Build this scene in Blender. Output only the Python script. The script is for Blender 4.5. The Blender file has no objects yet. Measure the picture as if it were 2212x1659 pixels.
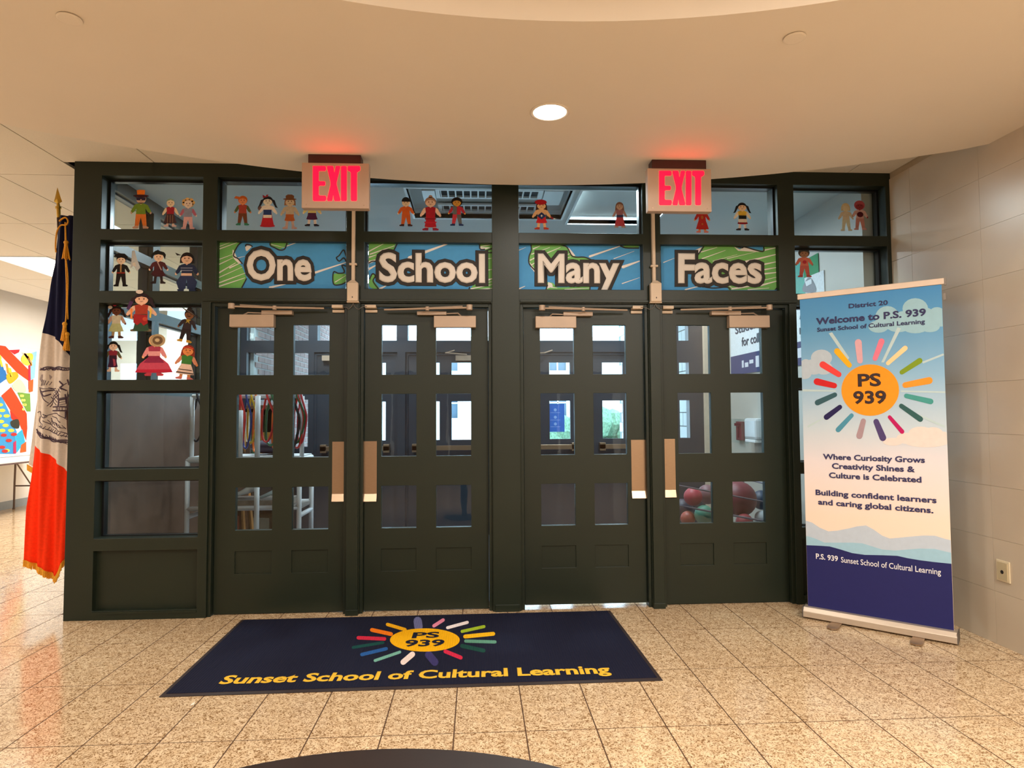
import bpy, bmesh, math, random
from mathutils import Vector, Matrix
random.seed(7)
C = bpy.context.scene.collection
SC = bpy.context.scene
PI = math.pi

# ------------------------------------------------------------ camera
FPX = 1390.0
YAW, PITCH, ROLL, HC = 0.0544, 0.04574, -0.006, 1.40
def basis():
    cy, sy, cp, sp, cr, sr = math.cos(YAW), math.sin(YAW), math.cos(PITCH), math.sin(PITCH), math.cos(ROLL), math.sin(ROLL)
    f = Vector((sy*cp, cy*cp, sp)); r = Vector((cy, -sy, 0)); u = r.cross(f)
    return cr*r + sr*u, -sr*r + cr*u, f
RGT, UPV, FWD = basis()
CAM = Vector((0, 0, HC))
def ray(u, v):
    return RGT*((u-1106)/FPX) - UPV*((v-829.5)/FPX) + FWD
def at(u, v, y):                       # point of a pixel on the plane Y = y
    d = ray(u, v); return CAM + d*(y/d.y)
def onz(u, v, z=0.0):                  # point of a pixel on the plane Z = z
    d = ray(u, v); return CAM + d*((z-HC)/d.z)
def onx(u, v, x):
    d = ray(u, v); return CAM + d*(x/d.x)
cd = bpy.data.cameras.new('camera'); cam = bpy.data.objects.new('camera', cd); C.objects.link(cam)
cd.sensor_width = 36; cd.lens = FPX/2212*36; cd.clip_start = 0.05; cd.clip_end = 200
m = Matrix((( RGT.x, UPV.x, -FWD.x, CAM.x), (RGT.y, UPV.y, -FWD.y, CAM.y), (RGT.z, UPV.z, -FWD.z, CAM.z), (0, 0, 0, 1)))
cam.matrix_world = m
SC.camera = cam

# ------------------------------------------------------------ world and exposure
SC.view_settings.view_transform = 'Standard'; SC.view_settings.look = 'None'
SC.view_settings.gamma = 1; SC.view_settings.use_curve_mapping = False
SC.view_settings.exposure = 0.0
SC.cycles.use_denoising = True
SC.cycles.max_bounces = 10; SC.cycles.diffuse_bounces = 5; SC.cycles.transparent_max_bounces = 16
SC.cycles.sample_clamp_indirect = 6
w = bpy.data.worlds.new('sky'); SC.world = w; w.use_nodes = True
bg = w.node_tree.nodes['Background']; bg.inputs[0].default_value = (0.62, 0.82, 1.0, 1); bg.inputs[1].default_value = 10.0

def area(name, loc, sx, sy, power, col, rot=(0, 0, 0), shape='RECTANGLE'):
    l = bpy.data.lights.new(name, 'AREA'); l.shape = shape; l.size = sx; l.size_y = sy
    l.energy = power; l.color = col
    o = bpy.data.objects.new(name, l); o.location = loc; o.rotation_euler = rot; C.objects.link(o); return o
WARM = (1.0, 0.95, 0.875)
COOL = (0.80, 0.93, 0.98)
area('lobby_lamp_light', (0.4, 3.378, 3.00), .16, .16, 14, WARM, shape='DISK')
LOBBY = [(-1.5, 0.6), (2.1, 0.6), (0.2, -0.9), (-1.6, -2.4), (2.1, -2.4)]  # added lights behind the viewer, stronger on the right to brighten that side
for i, (x, y) in enumerate(LOBBY):
    area('lobby_fill_light', (x, y, 3.24), .55, .55, (56, 142, 58, 56, 142)[i], WARM)
for x, y, p in ((-5.14, 8.08, 82), (-5.14, 3.0, 48), (-5.14, 5.54, 62), (-5.14, 0.46, 30), (-5.14, 10.6, 95)):  # only the lamp beside the flag is seen; the others are added
    area('corridor_panel_light', (x, y, 3.17), .55, 1.15, p, (1.0, .965, .91))
for x, y in ((-1.23, 7.15), (1.86, 7.13)):
    area('entry_lamp_light', (x, y, 3.18), .14, .14, 30, (.95, .97, 1), shape='DISK')
area('entry_fill_light', (1.25, 5.55, 3.27), .8, .7, 75, COOL)
area('entry_fill_light', (-1.9, 6.2, 3.18), .5, .9, 55, COOL)  # added fill under the flat ceiling

# ------------------------------------------------------------ materials
MATS = {}
def lin(h):
    h = h.lstrip('#'); o = []
    for i in (0, 2, 4):
        c = int(h[i:i+2], 16)/255; o.append(c/12.92 if c <= .04045 else ((c+.055)/1.055)**2.4)
    return (*o, 1)
def mat(name, col, rough=.6, metal=0, spec=.5, noise=0, nscale=20, bump=0, bscale=200, emit=None, estr=0, coat=0, stretch=None):
    if name in MATS: return MATS[name]
    m = bpy.data.materials.new(name); m.use_nodes = True; nt = m.node_tree; b = nt.nodes['Principled BSDF']
    c = lin(col) if isinstance(col, str) else (*col[:3], 1)
    b.inputs['Base Color'].default_value = c; b.inputs['Roughness'].default_value = rough
    b.inputs['Metallic'].default_value = metal; b.inputs['Specular IOR Level'].default_value = spec
    b.inputs['Coat Weight'].default_value = coat; b.inputs['Coat Roughness'].default_value = .08
    tc = None
    if noise or bump:
        tc = nt.nodes.new('ShaderNodeTexCoord'); src = tc.outputs['Object']
        if stretch:
            mp = nt.nodes.new('ShaderNodeMapping'); mp.inputs['Scale'].default_value = stretch
            nt.links.new(src, mp.inputs[0]); src = mp.outputs[0]
    if noise:
        n = nt.nodes.new('ShaderNodeTexNoise'); n.inputs['Scale'].default_value = nscale; n.inputs['Detail'].default_value = 4
        nt.links.new(src, n.inputs['Vector'])
        r = nt.nodes.new('ShaderNodeValToRGB'); nt.links.new(n.outputs['Fac'], r.inputs[0])
        r.color_ramp.elements[0].position = .3; r.color_ramp.elements[1].position = .7
        r.color_ramp.elements[0].color = (*[x*(1-noise) for x in c[:3]], 1)
        r.color_ramp.elements[1].color = (*[min(1, x*(1+noise)) for x in c[:3]], 1)
        nt.links.new(r.outputs[0], b.inputs['Base Color'])
    if bump:
        n = nt.nodes.new('ShaderNodeTexNoise'); n.inputs['Scale'].default_value = bscale
        nt.links.new(src, n.inputs['Vector'])
        bp = nt.nodes.new('ShaderNodeBump'); bp.inputs['Strength'].default_value = bump; bp.inputs['Distance'].default_value = .002
        nt.links.new(n.outputs['Fac'], bp.inputs['Height']); nt.links.new(bp.outputs[0], b.inputs['Normal'])
    if emit:
        b.inputs['Emission Color'].default_value = lin(emit); b.inputs['Emission Strength'].default_value = estr
    MATS[name] = m; return m
def paper(h, rough=.75):
    return mat('paper_'+h.strip('#'), h, rough, noise=.08, nscale=60, spec=.25)
def ink(h):
    return mat('ink_'+h.strip('#'), h, .6, noise=.03, nscale=30, spec=.3)
def wool(h):
    return mat('pile_'+h.strip('#'), h, .95, noise=.15, nscale=250, bump=.5, bscale=400, spec=.1)

GREEN = mat('dark_green_paint', '#1b2318', .42, noise=.08, nscale=3, bump=.15, bscale=120, spec=.4)
DGREEN = mat('daylight_blue_dark_paint', '#242d38', .5, noise=.06, nscale=4)  # dark paint; the blue of daylight haze is put into its colour
GYP = mat('warm_white_gypsum', '#e0d6c8', .85, noise=.012, nscale=2, bump=.12, bscale=300, spec=.2)
ACT = mat('acoustic_tile_white', '#ded8cc', .9, noise=.03, nscale=120, bump=.3, bscale=300, spec=.2)
WHITEW = mat('corridor_wall_white', '#ece8e0', .6, noise=.02, nscale=3)
STEEL = mat('brushed_steel', '#a89078', .33, metal=.9, noise=.08, nscale=30, stretch=(1, 1, 30))
ALU = mat('satin_aluminium', '#cdbfae', .38, metal=.6, noise=.07, nscale=12, stretch=(1, 40, 40))
CLOSER = mat('beige_closer_enamel', '#b09a86', .45, metal=.2, noise=.03, nscale=10)
BEIGE = mat('beige_plastic', '#cbb7a0', .5, noise=.03, nscale=10)
SIGNBODY = mat('exit_sign_housing', '#b59d8b', .5, metal=.15, noise=.03, nscale=9)
MAROON = mat('dark_maroon_canopy', '#3a1210', .4, noise=.05)
RUBBER = mat('black_rubber', '#1d1718', .7, noise=.1, nscale=40)
PVC = mat('white_pvc', '#d9dce0', .4, noise=.04, nscale=8)
GOLDM = mat('gold_metal', '#b8923a', .3, metal=.9, noise=.1, nscale=20)
GROUT = mat('brown_grout', '#50351f', .9, noise=.15, nscale=50)
TBAR = mat('ceiling_joint_brown', '#4a3d33', .9, noise=.05)  # dark brown base showing in the gaps between ceiling tiles

def glass_mat(name, tint, refl=1.0):
    m = bpy.data.materials.new(name); m.use_nodes = True; nt = m.node_tree
    for n in list(nt.nodes): nt.nodes.remove(n)
    o = nt.nodes.new('ShaderNodeOutputMaterial'); mx = nt.nodes.new('ShaderNodeMixShader')
    t = nt.nodes.new('ShaderNodeBsdfTransparent'); g = nt.nodes.new('ShaderNodeBsdfGlossy'); f = nt.nodes.new('ShaderNodeFresnel')
    f.inputs[0].default_value = 1.5; g.inputs['Roughness'].default_value = .015
    n = nt.nodes.new('ShaderNodeTexNoise'); n.inputs['Scale'].default_value = 2.0
    bp = nt.nodes.new('ShaderNodeBump'); bp.inputs['Strength'].default_value = .03; bp.inputs['Distance'].default_value = .01
    nt.links.new(n.outputs['Fac'], bp.inputs['Height']); nt.links.new(bp.outputs[0], g.inputs['Normal'])
    t.inputs[0].default_value = (*tint, 1); g.inputs[0].default_value = (refl, refl, refl, 1)
    ge = nt.nodes.new('ShaderNodeNewGeometry'); iv = nt.nodes.new('ShaderNodeMath'); iv.operation = 'SUBTRACT'; iv.inputs[0].default_value = 1
    ml = nt.nodes.new('ShaderNodeMath'); ml.operation = 'MULTIPLY'
    nt.links.new(ge.outputs['Backfacing'], iv.inputs[1]); nt.links.new(iv.outputs[0], ml.inputs[0]); nt.links.new(f.outputs[0], ml.inputs[1])
    nt.links.new(ml.outputs[0], mx.inputs[0]); nt.links.new(t.outputs[0], mx.inputs[1]); nt.links.new(g.outputs[0], mx.inputs[2])
    nt.links.new(mx.outputs[0], o.inputs[0]); return m
GLASS = glass_mat('window_glass', (.90, .95, .96))

def terrazzo():
    m = bpy.data.materials.new('cream_terrazzo'); m.use_nodes = True; nt = m.node_tree; b = nt.nodes['Principled BSDF']
    L = nt.links.new; N = nt.nodes.new
    tc = N('ShaderNodeNewGeometry')
    # worm-like brown flecks: distorted noise thresholded
    n1 = N('ShaderNodeTexNoise'); n1.inputs['Scale'].default_value = 62; n1.inputs['Detail'].default_value = 1.5; n1.inputs['Distortion'].default_value = 2.2
    L(tc.outputs['Position'], n1.inputs['Vector'])
    r1 = N('ShaderNodeValToRGB'); e = r1.color_ramp.elements; e[0].position = .38; e[0].color = (1, 1, 1, 1); e[1].position = .53; e[1].color = (0, 0, 0, 1)
    L(n1.outputs['Fac'], r1.inputs[0])
    n2 = N('ShaderNodeTexNoise'); n2.inputs['Scale'].default_value = 24; n2.inputs['Detail'].default_value = 3
    L(tc.outputs['Position'], n2.inputs['Vector'])
    r2 = N('ShaderNodeValToRGB'); e = r2.color_ramp.elements
    e[0].position = .35; e[0].color = lin('#d3b690'); e[1].position = .65; e[1].color = lin('#e6cda9'); L(n2.outputs['Fac'], r2.inputs[0])
    v = N('ShaderNodeTexVoronoi'); v.inputs['Scale'].default_value = 160; L(tc.outputs['Position'], v.inputs['Vector'])
    r3 = N('ShaderNodeValToRGB'); e = r3.color_ramp.elements; e[0].position = .12; e[0].color = (1, 1, 1, 1); e[1].position = .2; e[1].color = (0, 0, 0, 1)
    L(v.outputs['Distance'], r3.inputs[0])
    mx = N('ShaderNodeMix'); mx.data_type = 'RGBA'; L(r1.outputs[0], mx.inputs['Factor']); L(r2.outputs[0], mx.inputs['A']); mx.inputs['B'].default_value = lin('#8a6842')
    mm = N('ShaderNodeMath'); mm.operation = 'MULTIPLY'; mm.inputs[1].default_value = .55; L(r3.outputs[0], mm.inputs[0])
    mx2 = N('ShaderNodeMix'); mx2.data_type = 'RGBA'; L(mm.outputs[0], mx2.inputs['Factor']); L(mx.outputs['Result'], mx2.inputs['A']); mx2.inputs['B'].default_value = lin('#90704c')
    L(mx2.outputs['Result'], b.inputs['Base Color'])
    b.inputs['Roughness'].default_value = .13; b.inputs['Specular IOR Level'].default_value = .55
    n3 = N('ShaderNodeTexNoise'); n3.inputs['Scale'].default_value = 5; L(tc.outputs['Position'], n3.inputs['Vector'])
    bp = N('ShaderNodeBump'); bp.inputs['Strength'].default_value = .05; bp.inputs['Distance'].default_value = .01
    L(n3.outputs['Fac'], bp.inputs['Height']); L(bp.outputs[0], b.inputs['Normal'])
    return m
TERR = terrazzo()
WALLT = mat('glazed_taupe_wall_tile', '#c2b39e', .3, noise=.05, nscale=2.2, bump=.05, bscale=6, spec=.5)
SEAM = mat('pale_wall_joint', '#b3a48e', .8, noise=.05)

# ------------------------------------------------------------ mesh helpers
class MB:
    def __init__(s): s.bm = bmesh.new()
    def box(s, a, b):
        x0, y0, z0 = a; x1, y1, z1 = b
        v = [s.bm.verts.new(p) for p in ((x0,y0,z0),(x1,y0,z0),(x1,y1,z0),(x0,y1,z0),(x0,y0,z1),(x1,y0,z1),(x1,y1,z1),(x0,y1,z1))]
        for f in ((0,3,2,1),(4,5,6,7),(0,1,5,4),(1,2,6,5),(2,3,7,6),(3,0,4,7)): s.bm.faces.new([v[i] for i in f])
        return s
    def poly(s, pts, off):
        """flat polygon given by 3D points, given a thickness along vector off"""
        off = Vector(off); a = [s.bm.verts.new(Vector(p)) for p in pts]; b = [s.bm.verts.new(Vector(p)+off) for p in pts]
        n = len(a)
        try:
            s.bm.faces.new(a); s.bm.faces.new(b[::-1])
            for i in range(n): s.bm.faces.new((a[i], b[i], b[(i+1) % n], a[(i+1) % n]))
        except ValueError: pass
        return s
    def cyl(s, p, q, r, n=12, r2=None, caps=True):
        p, q = Vector(p), Vector(q); r2 = r if r2 is None else r2
        d = (q-p).normalized(); a = d.orthogonal().normalized(); b = d.cross(a)
        A = [s.bm.verts.new(p+(a*math.cos(2*PI*i/n)+b*math.sin(2*PI*i/n))*r) for i in range(n)]
        B = [s.bm.verts.new(q+(a*math.cos(2*PI*i/n)+b*math.sin(2*PI*i/n))*r2) for i in range(n)]
        for i in range(n): s.bm.faces.new((A[i], A[(i+1) % n], B[(i+1) % n], B[i]))
        if caps: s.bm.faces.new(A[::-1]); s.bm.faces.new(B)
        return s
    def tube(s, pts, r, n=6, closed=False):
        pts = [Vector(p) for p in pts]; k = len(pts); rings = []; prev = None
        for i in range(k):
            if closed: t = pts[(i+1) % k]-pts[i-1]
            else: t = pts[min(i+1, k-1)]-pts[max(i-1, 0)]
            t.normalize()
            a = t.orthogonal().normalized() if prev is None else (prev - t*prev.dot(t)).normalized()
            prev = a; b = t.cross(a)
            rr = r(i/(k-1)) if callable(r) else r
            rings.append([s.bm.verts.new(pts[i]+(a*math.cos(2*PI*j/n)+b*math.sin(2*PI*j/n))*rr) for j in range(n)])
        for i in range(k if closed else k-1):
            A, B = rings[i], rings[(i+1) % k]
            for j in range(n): s.bm.faces.new((A[j], A[(j+1) % n], B[(j+1) % n], B[j]))
        if not closed: s.bm.faces.new(rings[0][::-1]); s.bm.faces.new(rings[-1])
        return s
    def sphere(s, c, r, seg=16, sc=(1, 1, 1)):
        g = bmesh.ops.create_uvsphere(s.bm, u_segments=seg, v_segments=seg//2, radius=1)
        for v in g['verts']: v.co = Vector(c)+Vector((v.co.x*r*sc[0], v.co.y*r*sc[1], v.co.z*r*sc[2]))
        return s
    def lathe(s, c, prof, n=24):
        c = Vector(c); rings = []
        for r, z in prof:
            rings.append([s.bm.verts.new(c+Vector((r*math.cos(2*PI*i/n), r*math.sin(2*PI*i/n), z))) for i in range(n)])
        for A, B in zip(rings, rings[1:]):
            for i in range(n): s.bm.faces.new((A[i], A[(i+1) % n], B[(i+1) % n], B[i]))
        s.bm.faces.new(rings[0][::-1]); s.bm.faces.new(rings[-1]); return s
    def slab(s, x0, x1, z0, z1, y0, y1, holes, axis='y'):
        """wall slab with rectangular holes (xa, xb, za, zb)"""
        xs = sorted({round(v, 4) for v in [x0, x1]+[h[0] for h in holes]+[h[1] for h in holes] if x0 <= v <= x1})
        zs = sorted({round(v, 4) for v in [z0, z1]+[h[2] for h in holes]+[h[3] for h in holes] if z0 <= v <= z1})
        nx, nz = len(xs)-1, len(zs)-1
        def solid(i, j):
            if i < 0 or j < 0 or i >= nx or j >= nz: return False
            cx, cz = (xs[i]+xs[i+1])/2, (zs[j]+zs[j+1])/2
            return not any(h[0] < cx < h[1] and h[2] < cz < h[3] for h in holes)
        cache = {}
        def V(x, y, z):
            k = (round(x, 4), round(y, 4), round(z, 4))
            if k not in cache: cache[k] = s.bm.verts.new((x, y, z) if axis == 'y' else (y, x, z))
            return cache[k]
        for i in range(nx):
            for j in range(nz):
                if not solid(i, j): continue
                a, b, c, d = xs[i], xs[i+1], zs[j], zs[j+1]
                s.bm.faces.new((V(a,y0,c), V(b,y0,c), V(b,y0,d), V(a,y0,d)))
                s.bm.faces.new((V(a,y1,d), V(b,y1,d), V(b,y1,c), V(a,y1,c)))
                if not solid(i-1, j): s.bm.faces.new((V(a,y0,d), V(a,y1,d), V(a,y1,c), V(a,y0,c)))
                if not solid(i+1, j): s.bm.faces.new((V(b,y0,c), V(b,y1,c), V(b,y1,d), V(b,y0,d)))
                if not solid(i, j-1): s.bm.faces.new((V(a,y0,c), V(a,y1,c), V(b,y1,c), V(b,y0,c)))
                if not solid(i, j+1): s.bm.faces.new((V(a,y0,d), V(b,y0,d), V(b,y1,d), V(a,y1,d)))
        return s
NAMES = {}
def obj(name, mb, mt, parent=None, bevel=0, smooth=False, **props):
    """link a mesh; its vertices are in world space, shifted to its parent's chain of locations"""
    if isinstance(mb, MB):
        me = bpy.data.meshes.new(name); bmesh.ops.recalc_face_normals(mb.bm, faces=mb.bm.faces[:]); mb.bm.to_mesh(me); mb.bm.free()
    else: me = mb
    o = bpy.data.objects.new(name, me); C.objects.link(o)
    for q in (mt if isinstance(mt, (list, tuple)) else [mt]): me.materials.append(q)
    if parent is not None:
        o.parent = parent
        if not props.pop('local', False):
            off = Vector((0, 0, 0)); p = parent
            while p is not None: off += p.location; p = p.parent
            if off.length: me.transform(Matrix.Translation(-off))
    else: props.pop('local', None)
    if bevel:
        b = o.modifiers.new('bevel', 'BEVEL'); b.width = bevel; b.segments = 2; b.limit_method = 'ANGLE'
    if smooth:
        for p in me.polygons: p.use_smooth = True
    for k, v in props.items(): o[k] = v
    return o
def thing(name, loc, label=None, category=None, group=None, kind=None, rz=0):
    o = bpy.data.objects.new(name, None); C.objects.link(o); o.location = loc; o.rotation_euler = (0, 0, rz)
    o.empty_display_size = .05
    if label: o['label'] = label
    if category: o['category'] = category
    if group: o['group'] = group
    if kind: o['kind'] = kind
    return o
def recentre(o):
    """move the origin of a top-level mesh to its base"""
    vs = [v.co for v in o.data.vertices]
    lo = Vector([min(v[i] for v in vs) for i in range(3)]); hi = Vector([max(v[i] for v in vs) for i in range(3)])
    c = Vector(((lo.x+hi.x)/2, (lo.y+hi.y)/2, lo.z)); o.data.transform(Matrix.Translation(-c)); o.location = c; return o
def single(name, mb, mt, label, cat, group=None, **k):
    o = obj(name, mb, mt, None, label=label, category=cat, **k)
    if group: o['group'] = group
    return recentre(o)
def piece(mesh, name, parent, loc, mt=None):
    o = bpy.data.objects.new(name, mesh); C.objects.link(o); o.parent = parent; o.location = loc; return o
def smooth_poly(pts, k=5, closed=True):
    out = []; n = len(pts); P = [Vector(p) for p in pts]
    rng = range(n if closed else n-1)
    for i in rng:
        if closed: a, b, c, d = P[i-1], P[i], P[(i+1) % n], P[(i+2) % n]
        else: a, b, c, d = P[max(i-1, 0)], P[i], P[i+1], P[min(i+2, n-1)]
        for j in range(k):
            t = j/k
            out.append(.5*((2*b)+(c-a)*t+(2*a-5*b+4*c-d)*t*t+(3*b-a-3*c+d)*t**3))
    if not closed: out.append(P[-1])
    return [tuple(p) for p in out]
def clip(pts, r):
    x0, y0, x1, y1 = r
    def cut(P, ins, inter):
        out = []
        for i in range(len(P)):
            a, b = P[i-1], P[i]
            if ins(b):
                if not ins(a): out.append(inter(a, b))
                out.append(b)
            elif ins(a): out.append(inter(a, b))
        return out
    def ix(x): return lambda a, b: (x, a[1]+(b[1]-a[1])*(x-a[0])/(b[0]-a[0]))
    def iy(y): return lambda a, b: (a[0]+(b[0]-a[0])*(y-a[1])/(b[1]-a[1]), y)
    for ins, it in ((lambda p: p[0] >= x0, ix(x0)), (lambda p: p[0] <= x1, ix(x1)), (lambda p: p[1] >= y0, iy(y0)), (lambda p: p[1] <= y1, iy(y1))):
        if pts: pts = cut(pts, ins, it)
    return pts
def capsule(x1, y1, x2, y2, w, n=6, taper=1.0):
    a = math.atan2(y2-y1, x2-x1); out = []
    for i in range(n+1):
        t = a-PI/2+PI*i/n; out.append((x2+math.cos(t)*w/2*taper, y2+math.sin(t)*w/2*taper))
    for i in range(n+1):
        t = a+PI/2+PI*i/n; out.append((x1+math.cos(t)*w/2, y1+math.sin(t)*w/2))
    return out
def ellipse(cx, cy, rx, ry, n=28, a0=0, a1=2*PI):
    return [(cx+rx*math.cos(a0+(a1-a0)*i/n), cy+ry*math.sin(a0+(a1-a0)*i/n)) for i in range(n)]

def glyphs(s, bold=0.0, res=3):
    """mesh of a word in the built-in font, strokes fattened by bold (in em)"""
    cu = bpy.data.curves.new('glyphs', 'FONT'); cu.body = s; cu.size = 1; cu.resolution_u = res
    cu.bevel_depth = bold; cu.bevel_resolution = 3 if bold > .05 else 0; cu.fill_mode = 'BOTH'; cu.extrude = .001
    o = bpy.data.objects.new('glyphs', cu); C.objects.link(o)
    dg = bpy.context.evaluated_depsgraph_get(); me = bpy.data.meshes.new_from_object(o.evaluated_get(dg))
    bpy.data.objects.remove(o); bpy.data.curves.remove(cu); return me
CAPH = None
def text(name, s, bl, br, up, nrm, mt, parent, bold=0.0, outline=0.0, depth=.0015, **k):
    """lettering laid between 3D baseline ends bl, br; up = cap height vector; nrm = unit vector to the viewer"""
    global CAPH
    if CAPH is None:
        h = glyphs('H'); CAPH = max(v.co.y for v in h.vertices)-min(v.co.y for v in h.vertices); bpy.data.meshes.remove(h)
    base = glyphs(s); x0 = min(v.co.x for v in base.vertices); x1 = max(v.co.x for v in base.vertices); bpy.data.meshes.remove(base)
    me = glyphs(s, bold+outline)
    zs = max(abs(v.co.z) for v in me.vertices) or 1
    bl, br, up, nrm = Vector(bl), Vector(br), Vector(up), Vector(nrm)
    x0 -= bold; x1 += bold
    for v in me.vertices:
        u = (v.co.x-x0)/(x1-x0); t = (v.co.y+bold)/(CAPH+2*bold); d = v.co.z/zs
        v.co = bl+(br-bl)*u+up*t+nrm*(depth*(1+d))
    return obj(name, me, mt, parent, **k)

# ============================================================ SETTING
Y0 = 4.624
TW, TD, TX, TY = .31507, .62763, -.106, 4.1536
# floor: grout bed with individual terrazzo tiles
fl = obj('floor', MB().box((-7.2, -4.6, -.12), (3.3, 12.1, -.0008)), GROUT, None, kind='structure')
tm = bpy.data.meshes.new('tile'); bmx = MB().box((-TW/2+.003, -TD/2+.003, -.006), (TW/2-.003, TD/2-.003, 0)); bmx.bm.to_mesh(tm); tm.materials.append(TERR)
far = MB(); cnt = 0
for i in range(-23, 11):
    for j in range(-13, 15):
        cx, cy = TX+TW*(i+.5), TY-TD*(j-.5)
        if cx+TW/2 > 3.12+.01 or cy-TD/2 < -4.5 or cy+TD/2 > 12.0: continue
        if cx > -2.83 and cy > Y0+.3: continue
        # inside the picture?
        p = Vector((cx, cy, 0))-CAM; dz = p.dot(FWD)
        vis = False
        if dz > .3:
            u = 1106+FPX*p.dot(RGT)/dz; v = 829.5-FPX*p.dot(UPV)/dz
            vis = -90 < u < 2330 and v < 1800 and not (cy > 5.2 and u > 230)
        if vis and cnt < 300: piece(tm, 'tile', fl, (cx, cy, 0)); cnt += 1
        else: far.box((cx-TW/2+.002, cy-TD/2+.002, -.006), (cx+TW/2-.002, cy+TD/2-.002, 0))
obj('tile_remainder', far, TERR, fl, kind='stuff')
for j in range(-0, 6):
    cy = TY-TD*(j-.5); obj('cut_tile', MB().box((TX+TW*10+.003, cy-TD/2+.003, -.006), (3.115, min(cy+TD/2-.003, Y0), 0)), TERR, fl)
print('floor tiles', cnt)
# entry vestibule floor
VF = mat('vestibule_rubber_floor', '#6d7580', .35, noise=.1, nscale=40, bump=.1)
obj('entry_floor', MB().box((-2.70, Y0+.25, -.0005), (3.0, 7.52, .002)), VF, fl)

# ceilings
cl = obj('ceiling', MB().box((-7.3, -4.6, 3.36), (3.3, 12.1, 3.42)), TBAR, None, kind='structure')
CX, CY, RI, RO, ZG = .3, -1.0, 3.576, 5.49, 3.02
g = MB(); n = 160; ring = {}
def cpt(r, a):
    x = CX+r*math.sin(a); y = CY+r*math.cos(a); return min(x, 3.115), max(y, -4.45)
for k, (r, z) in enumerate(((RI, 3.30), (RI, ZG), (RO, ZG), (RO, 3.25), (RI+.05, 3.32))):
    ring[k] = [g.bm.verts.new((*cpt(r, 2*PI*i/n), z)) for i in range(n)]
for k in range(4):
    for i in range(n):
        try: g.bm.faces.new((ring[k][i], ring[k][(i+1) % n], ring[k+1][(i+1) % n], ring[k+1][i]))
        except ValueError: pass
obj('gypsum_ring', g, GYP, cl)
g = MB(); g.poly([(*cpt(RI+.02, 2*PI*i/72), 3.28) for i in range(72)], (0, 0, .03)); obj('gypsum_dome', g, GYP, cl)
am = bpy.data.meshes.new('ceiling_tile'); bmx = MB().box((-.3135, -.631, 0), (.3135, .631, .02)); bmx.bm.to_mesh(am); am.materials.append(ACT)
LIGHTCELLS = {(-4, k) for k in range(-5, 6)}
TROF = mat('troffer_diffuser', '#ffffff', .5, emit='#fff6ea', estr=3.2, noise=.02)
for i in range(-8, 11):
    for j in range(-8, 7):
        x0, y0 = -2.92+.635*i, 4.90+1.27*j
        cx, cy = x0+.3175, y0+.635
        if cx+.3 > 3.14 or cx-.3 < -7.2 or cy+.6 > 12.0 or cy-.6 < -4.5: continue
        if cx > -2.9 and y0+1.2 > Y0-.3: continue
        if math.hypot(cx-CX, cy-CY) < RI+.9: continue
        if i == -4 and j in (2, 0, -2, -4, 4): continue
        if cy < 2.4:
            continue
        piece(am, 'ceiling_tile', cl, (cx, cy, 3.197))
for yy in (3.63, 2.36, 1.09):
    obj('cut_ceiling_tile', MB().box((2.797, yy+.005, 3.197), (3.12, min(yy+1.265, Y0+.02), 3.217)), ACT, cl)
for i in range(0, 9):
    obj('cut_ceiling_tile', MB().box((-2.92+.635*i+.005, 3.635, 3.197), (-2.92+.635*(i+1)-.005, Y0+.02, 3.217)), ACT, cl)
g = MB()
for i in range(-8, 11):
    for j in range(-8, 7):
        x0, y0 = -2.92+.635*i, 4.90+1.27*j; cx, cy = x0+.3175, y0+.635
        if cy >= 2.4 or cx+.3 > 3.14 or cx-.3 < -7.2 or cy-.6 < -4.6: continue
        if math.hypot(cx-CX, cy-CY) < RO-.35: continue
        if i == -4 and j in (-2, -4): continue
        g.box((cx-.3145, cy-.632, 3.197), (cx+.3145, cy+.632, 3.217))
obj('ceiling_tile_remainder', g, ACT, cl, kind='stuff')
# entry vestibule ceiling with two coffers
VC = mat('vestibule_ceiling_grey', '#cfd5d2', .7, noise=.02, nscale=3)
COF = [(-.56, .78, 5.08, 5.86), (.86, 1.68, 5.08, 6.0)]
g = MB()
xs = [-2.71, -.56, .78, .86, 1.68, 3.0]
hol = [(a, b, c, d) for a, b, c, d in COF]
s = MB(); s.slab(-2.71, 3.0, Y0+.12, 7.6, 3.20, 3.24, hol)   # slab in x/z, turned flat below
for v in s.bm.verts: v.co = Vector((v.co.x, v.co.z, v.co.y))
obj('entry_ceiling', s, VC, cl)
WHT = mat('white_enamel', '#e6ecee', .35, noise=.02)
for k, (a, b, c, d) in enumerate(COF):
    g = MB(); g.slab(a-.02, b+.02, c-.02, d+.02, 3.192, 3.30, [(a, b, c, d)])
    for v in g.bm.verts: v.co = Vector((v.co.x, v.co.z, v.co.y))
    obj('coffer_frame', g, WHT, cl)
    obj('coffer_panel', MB().box((a, c, 3.28), (b, d, 3.30)), VC, cl)

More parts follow.
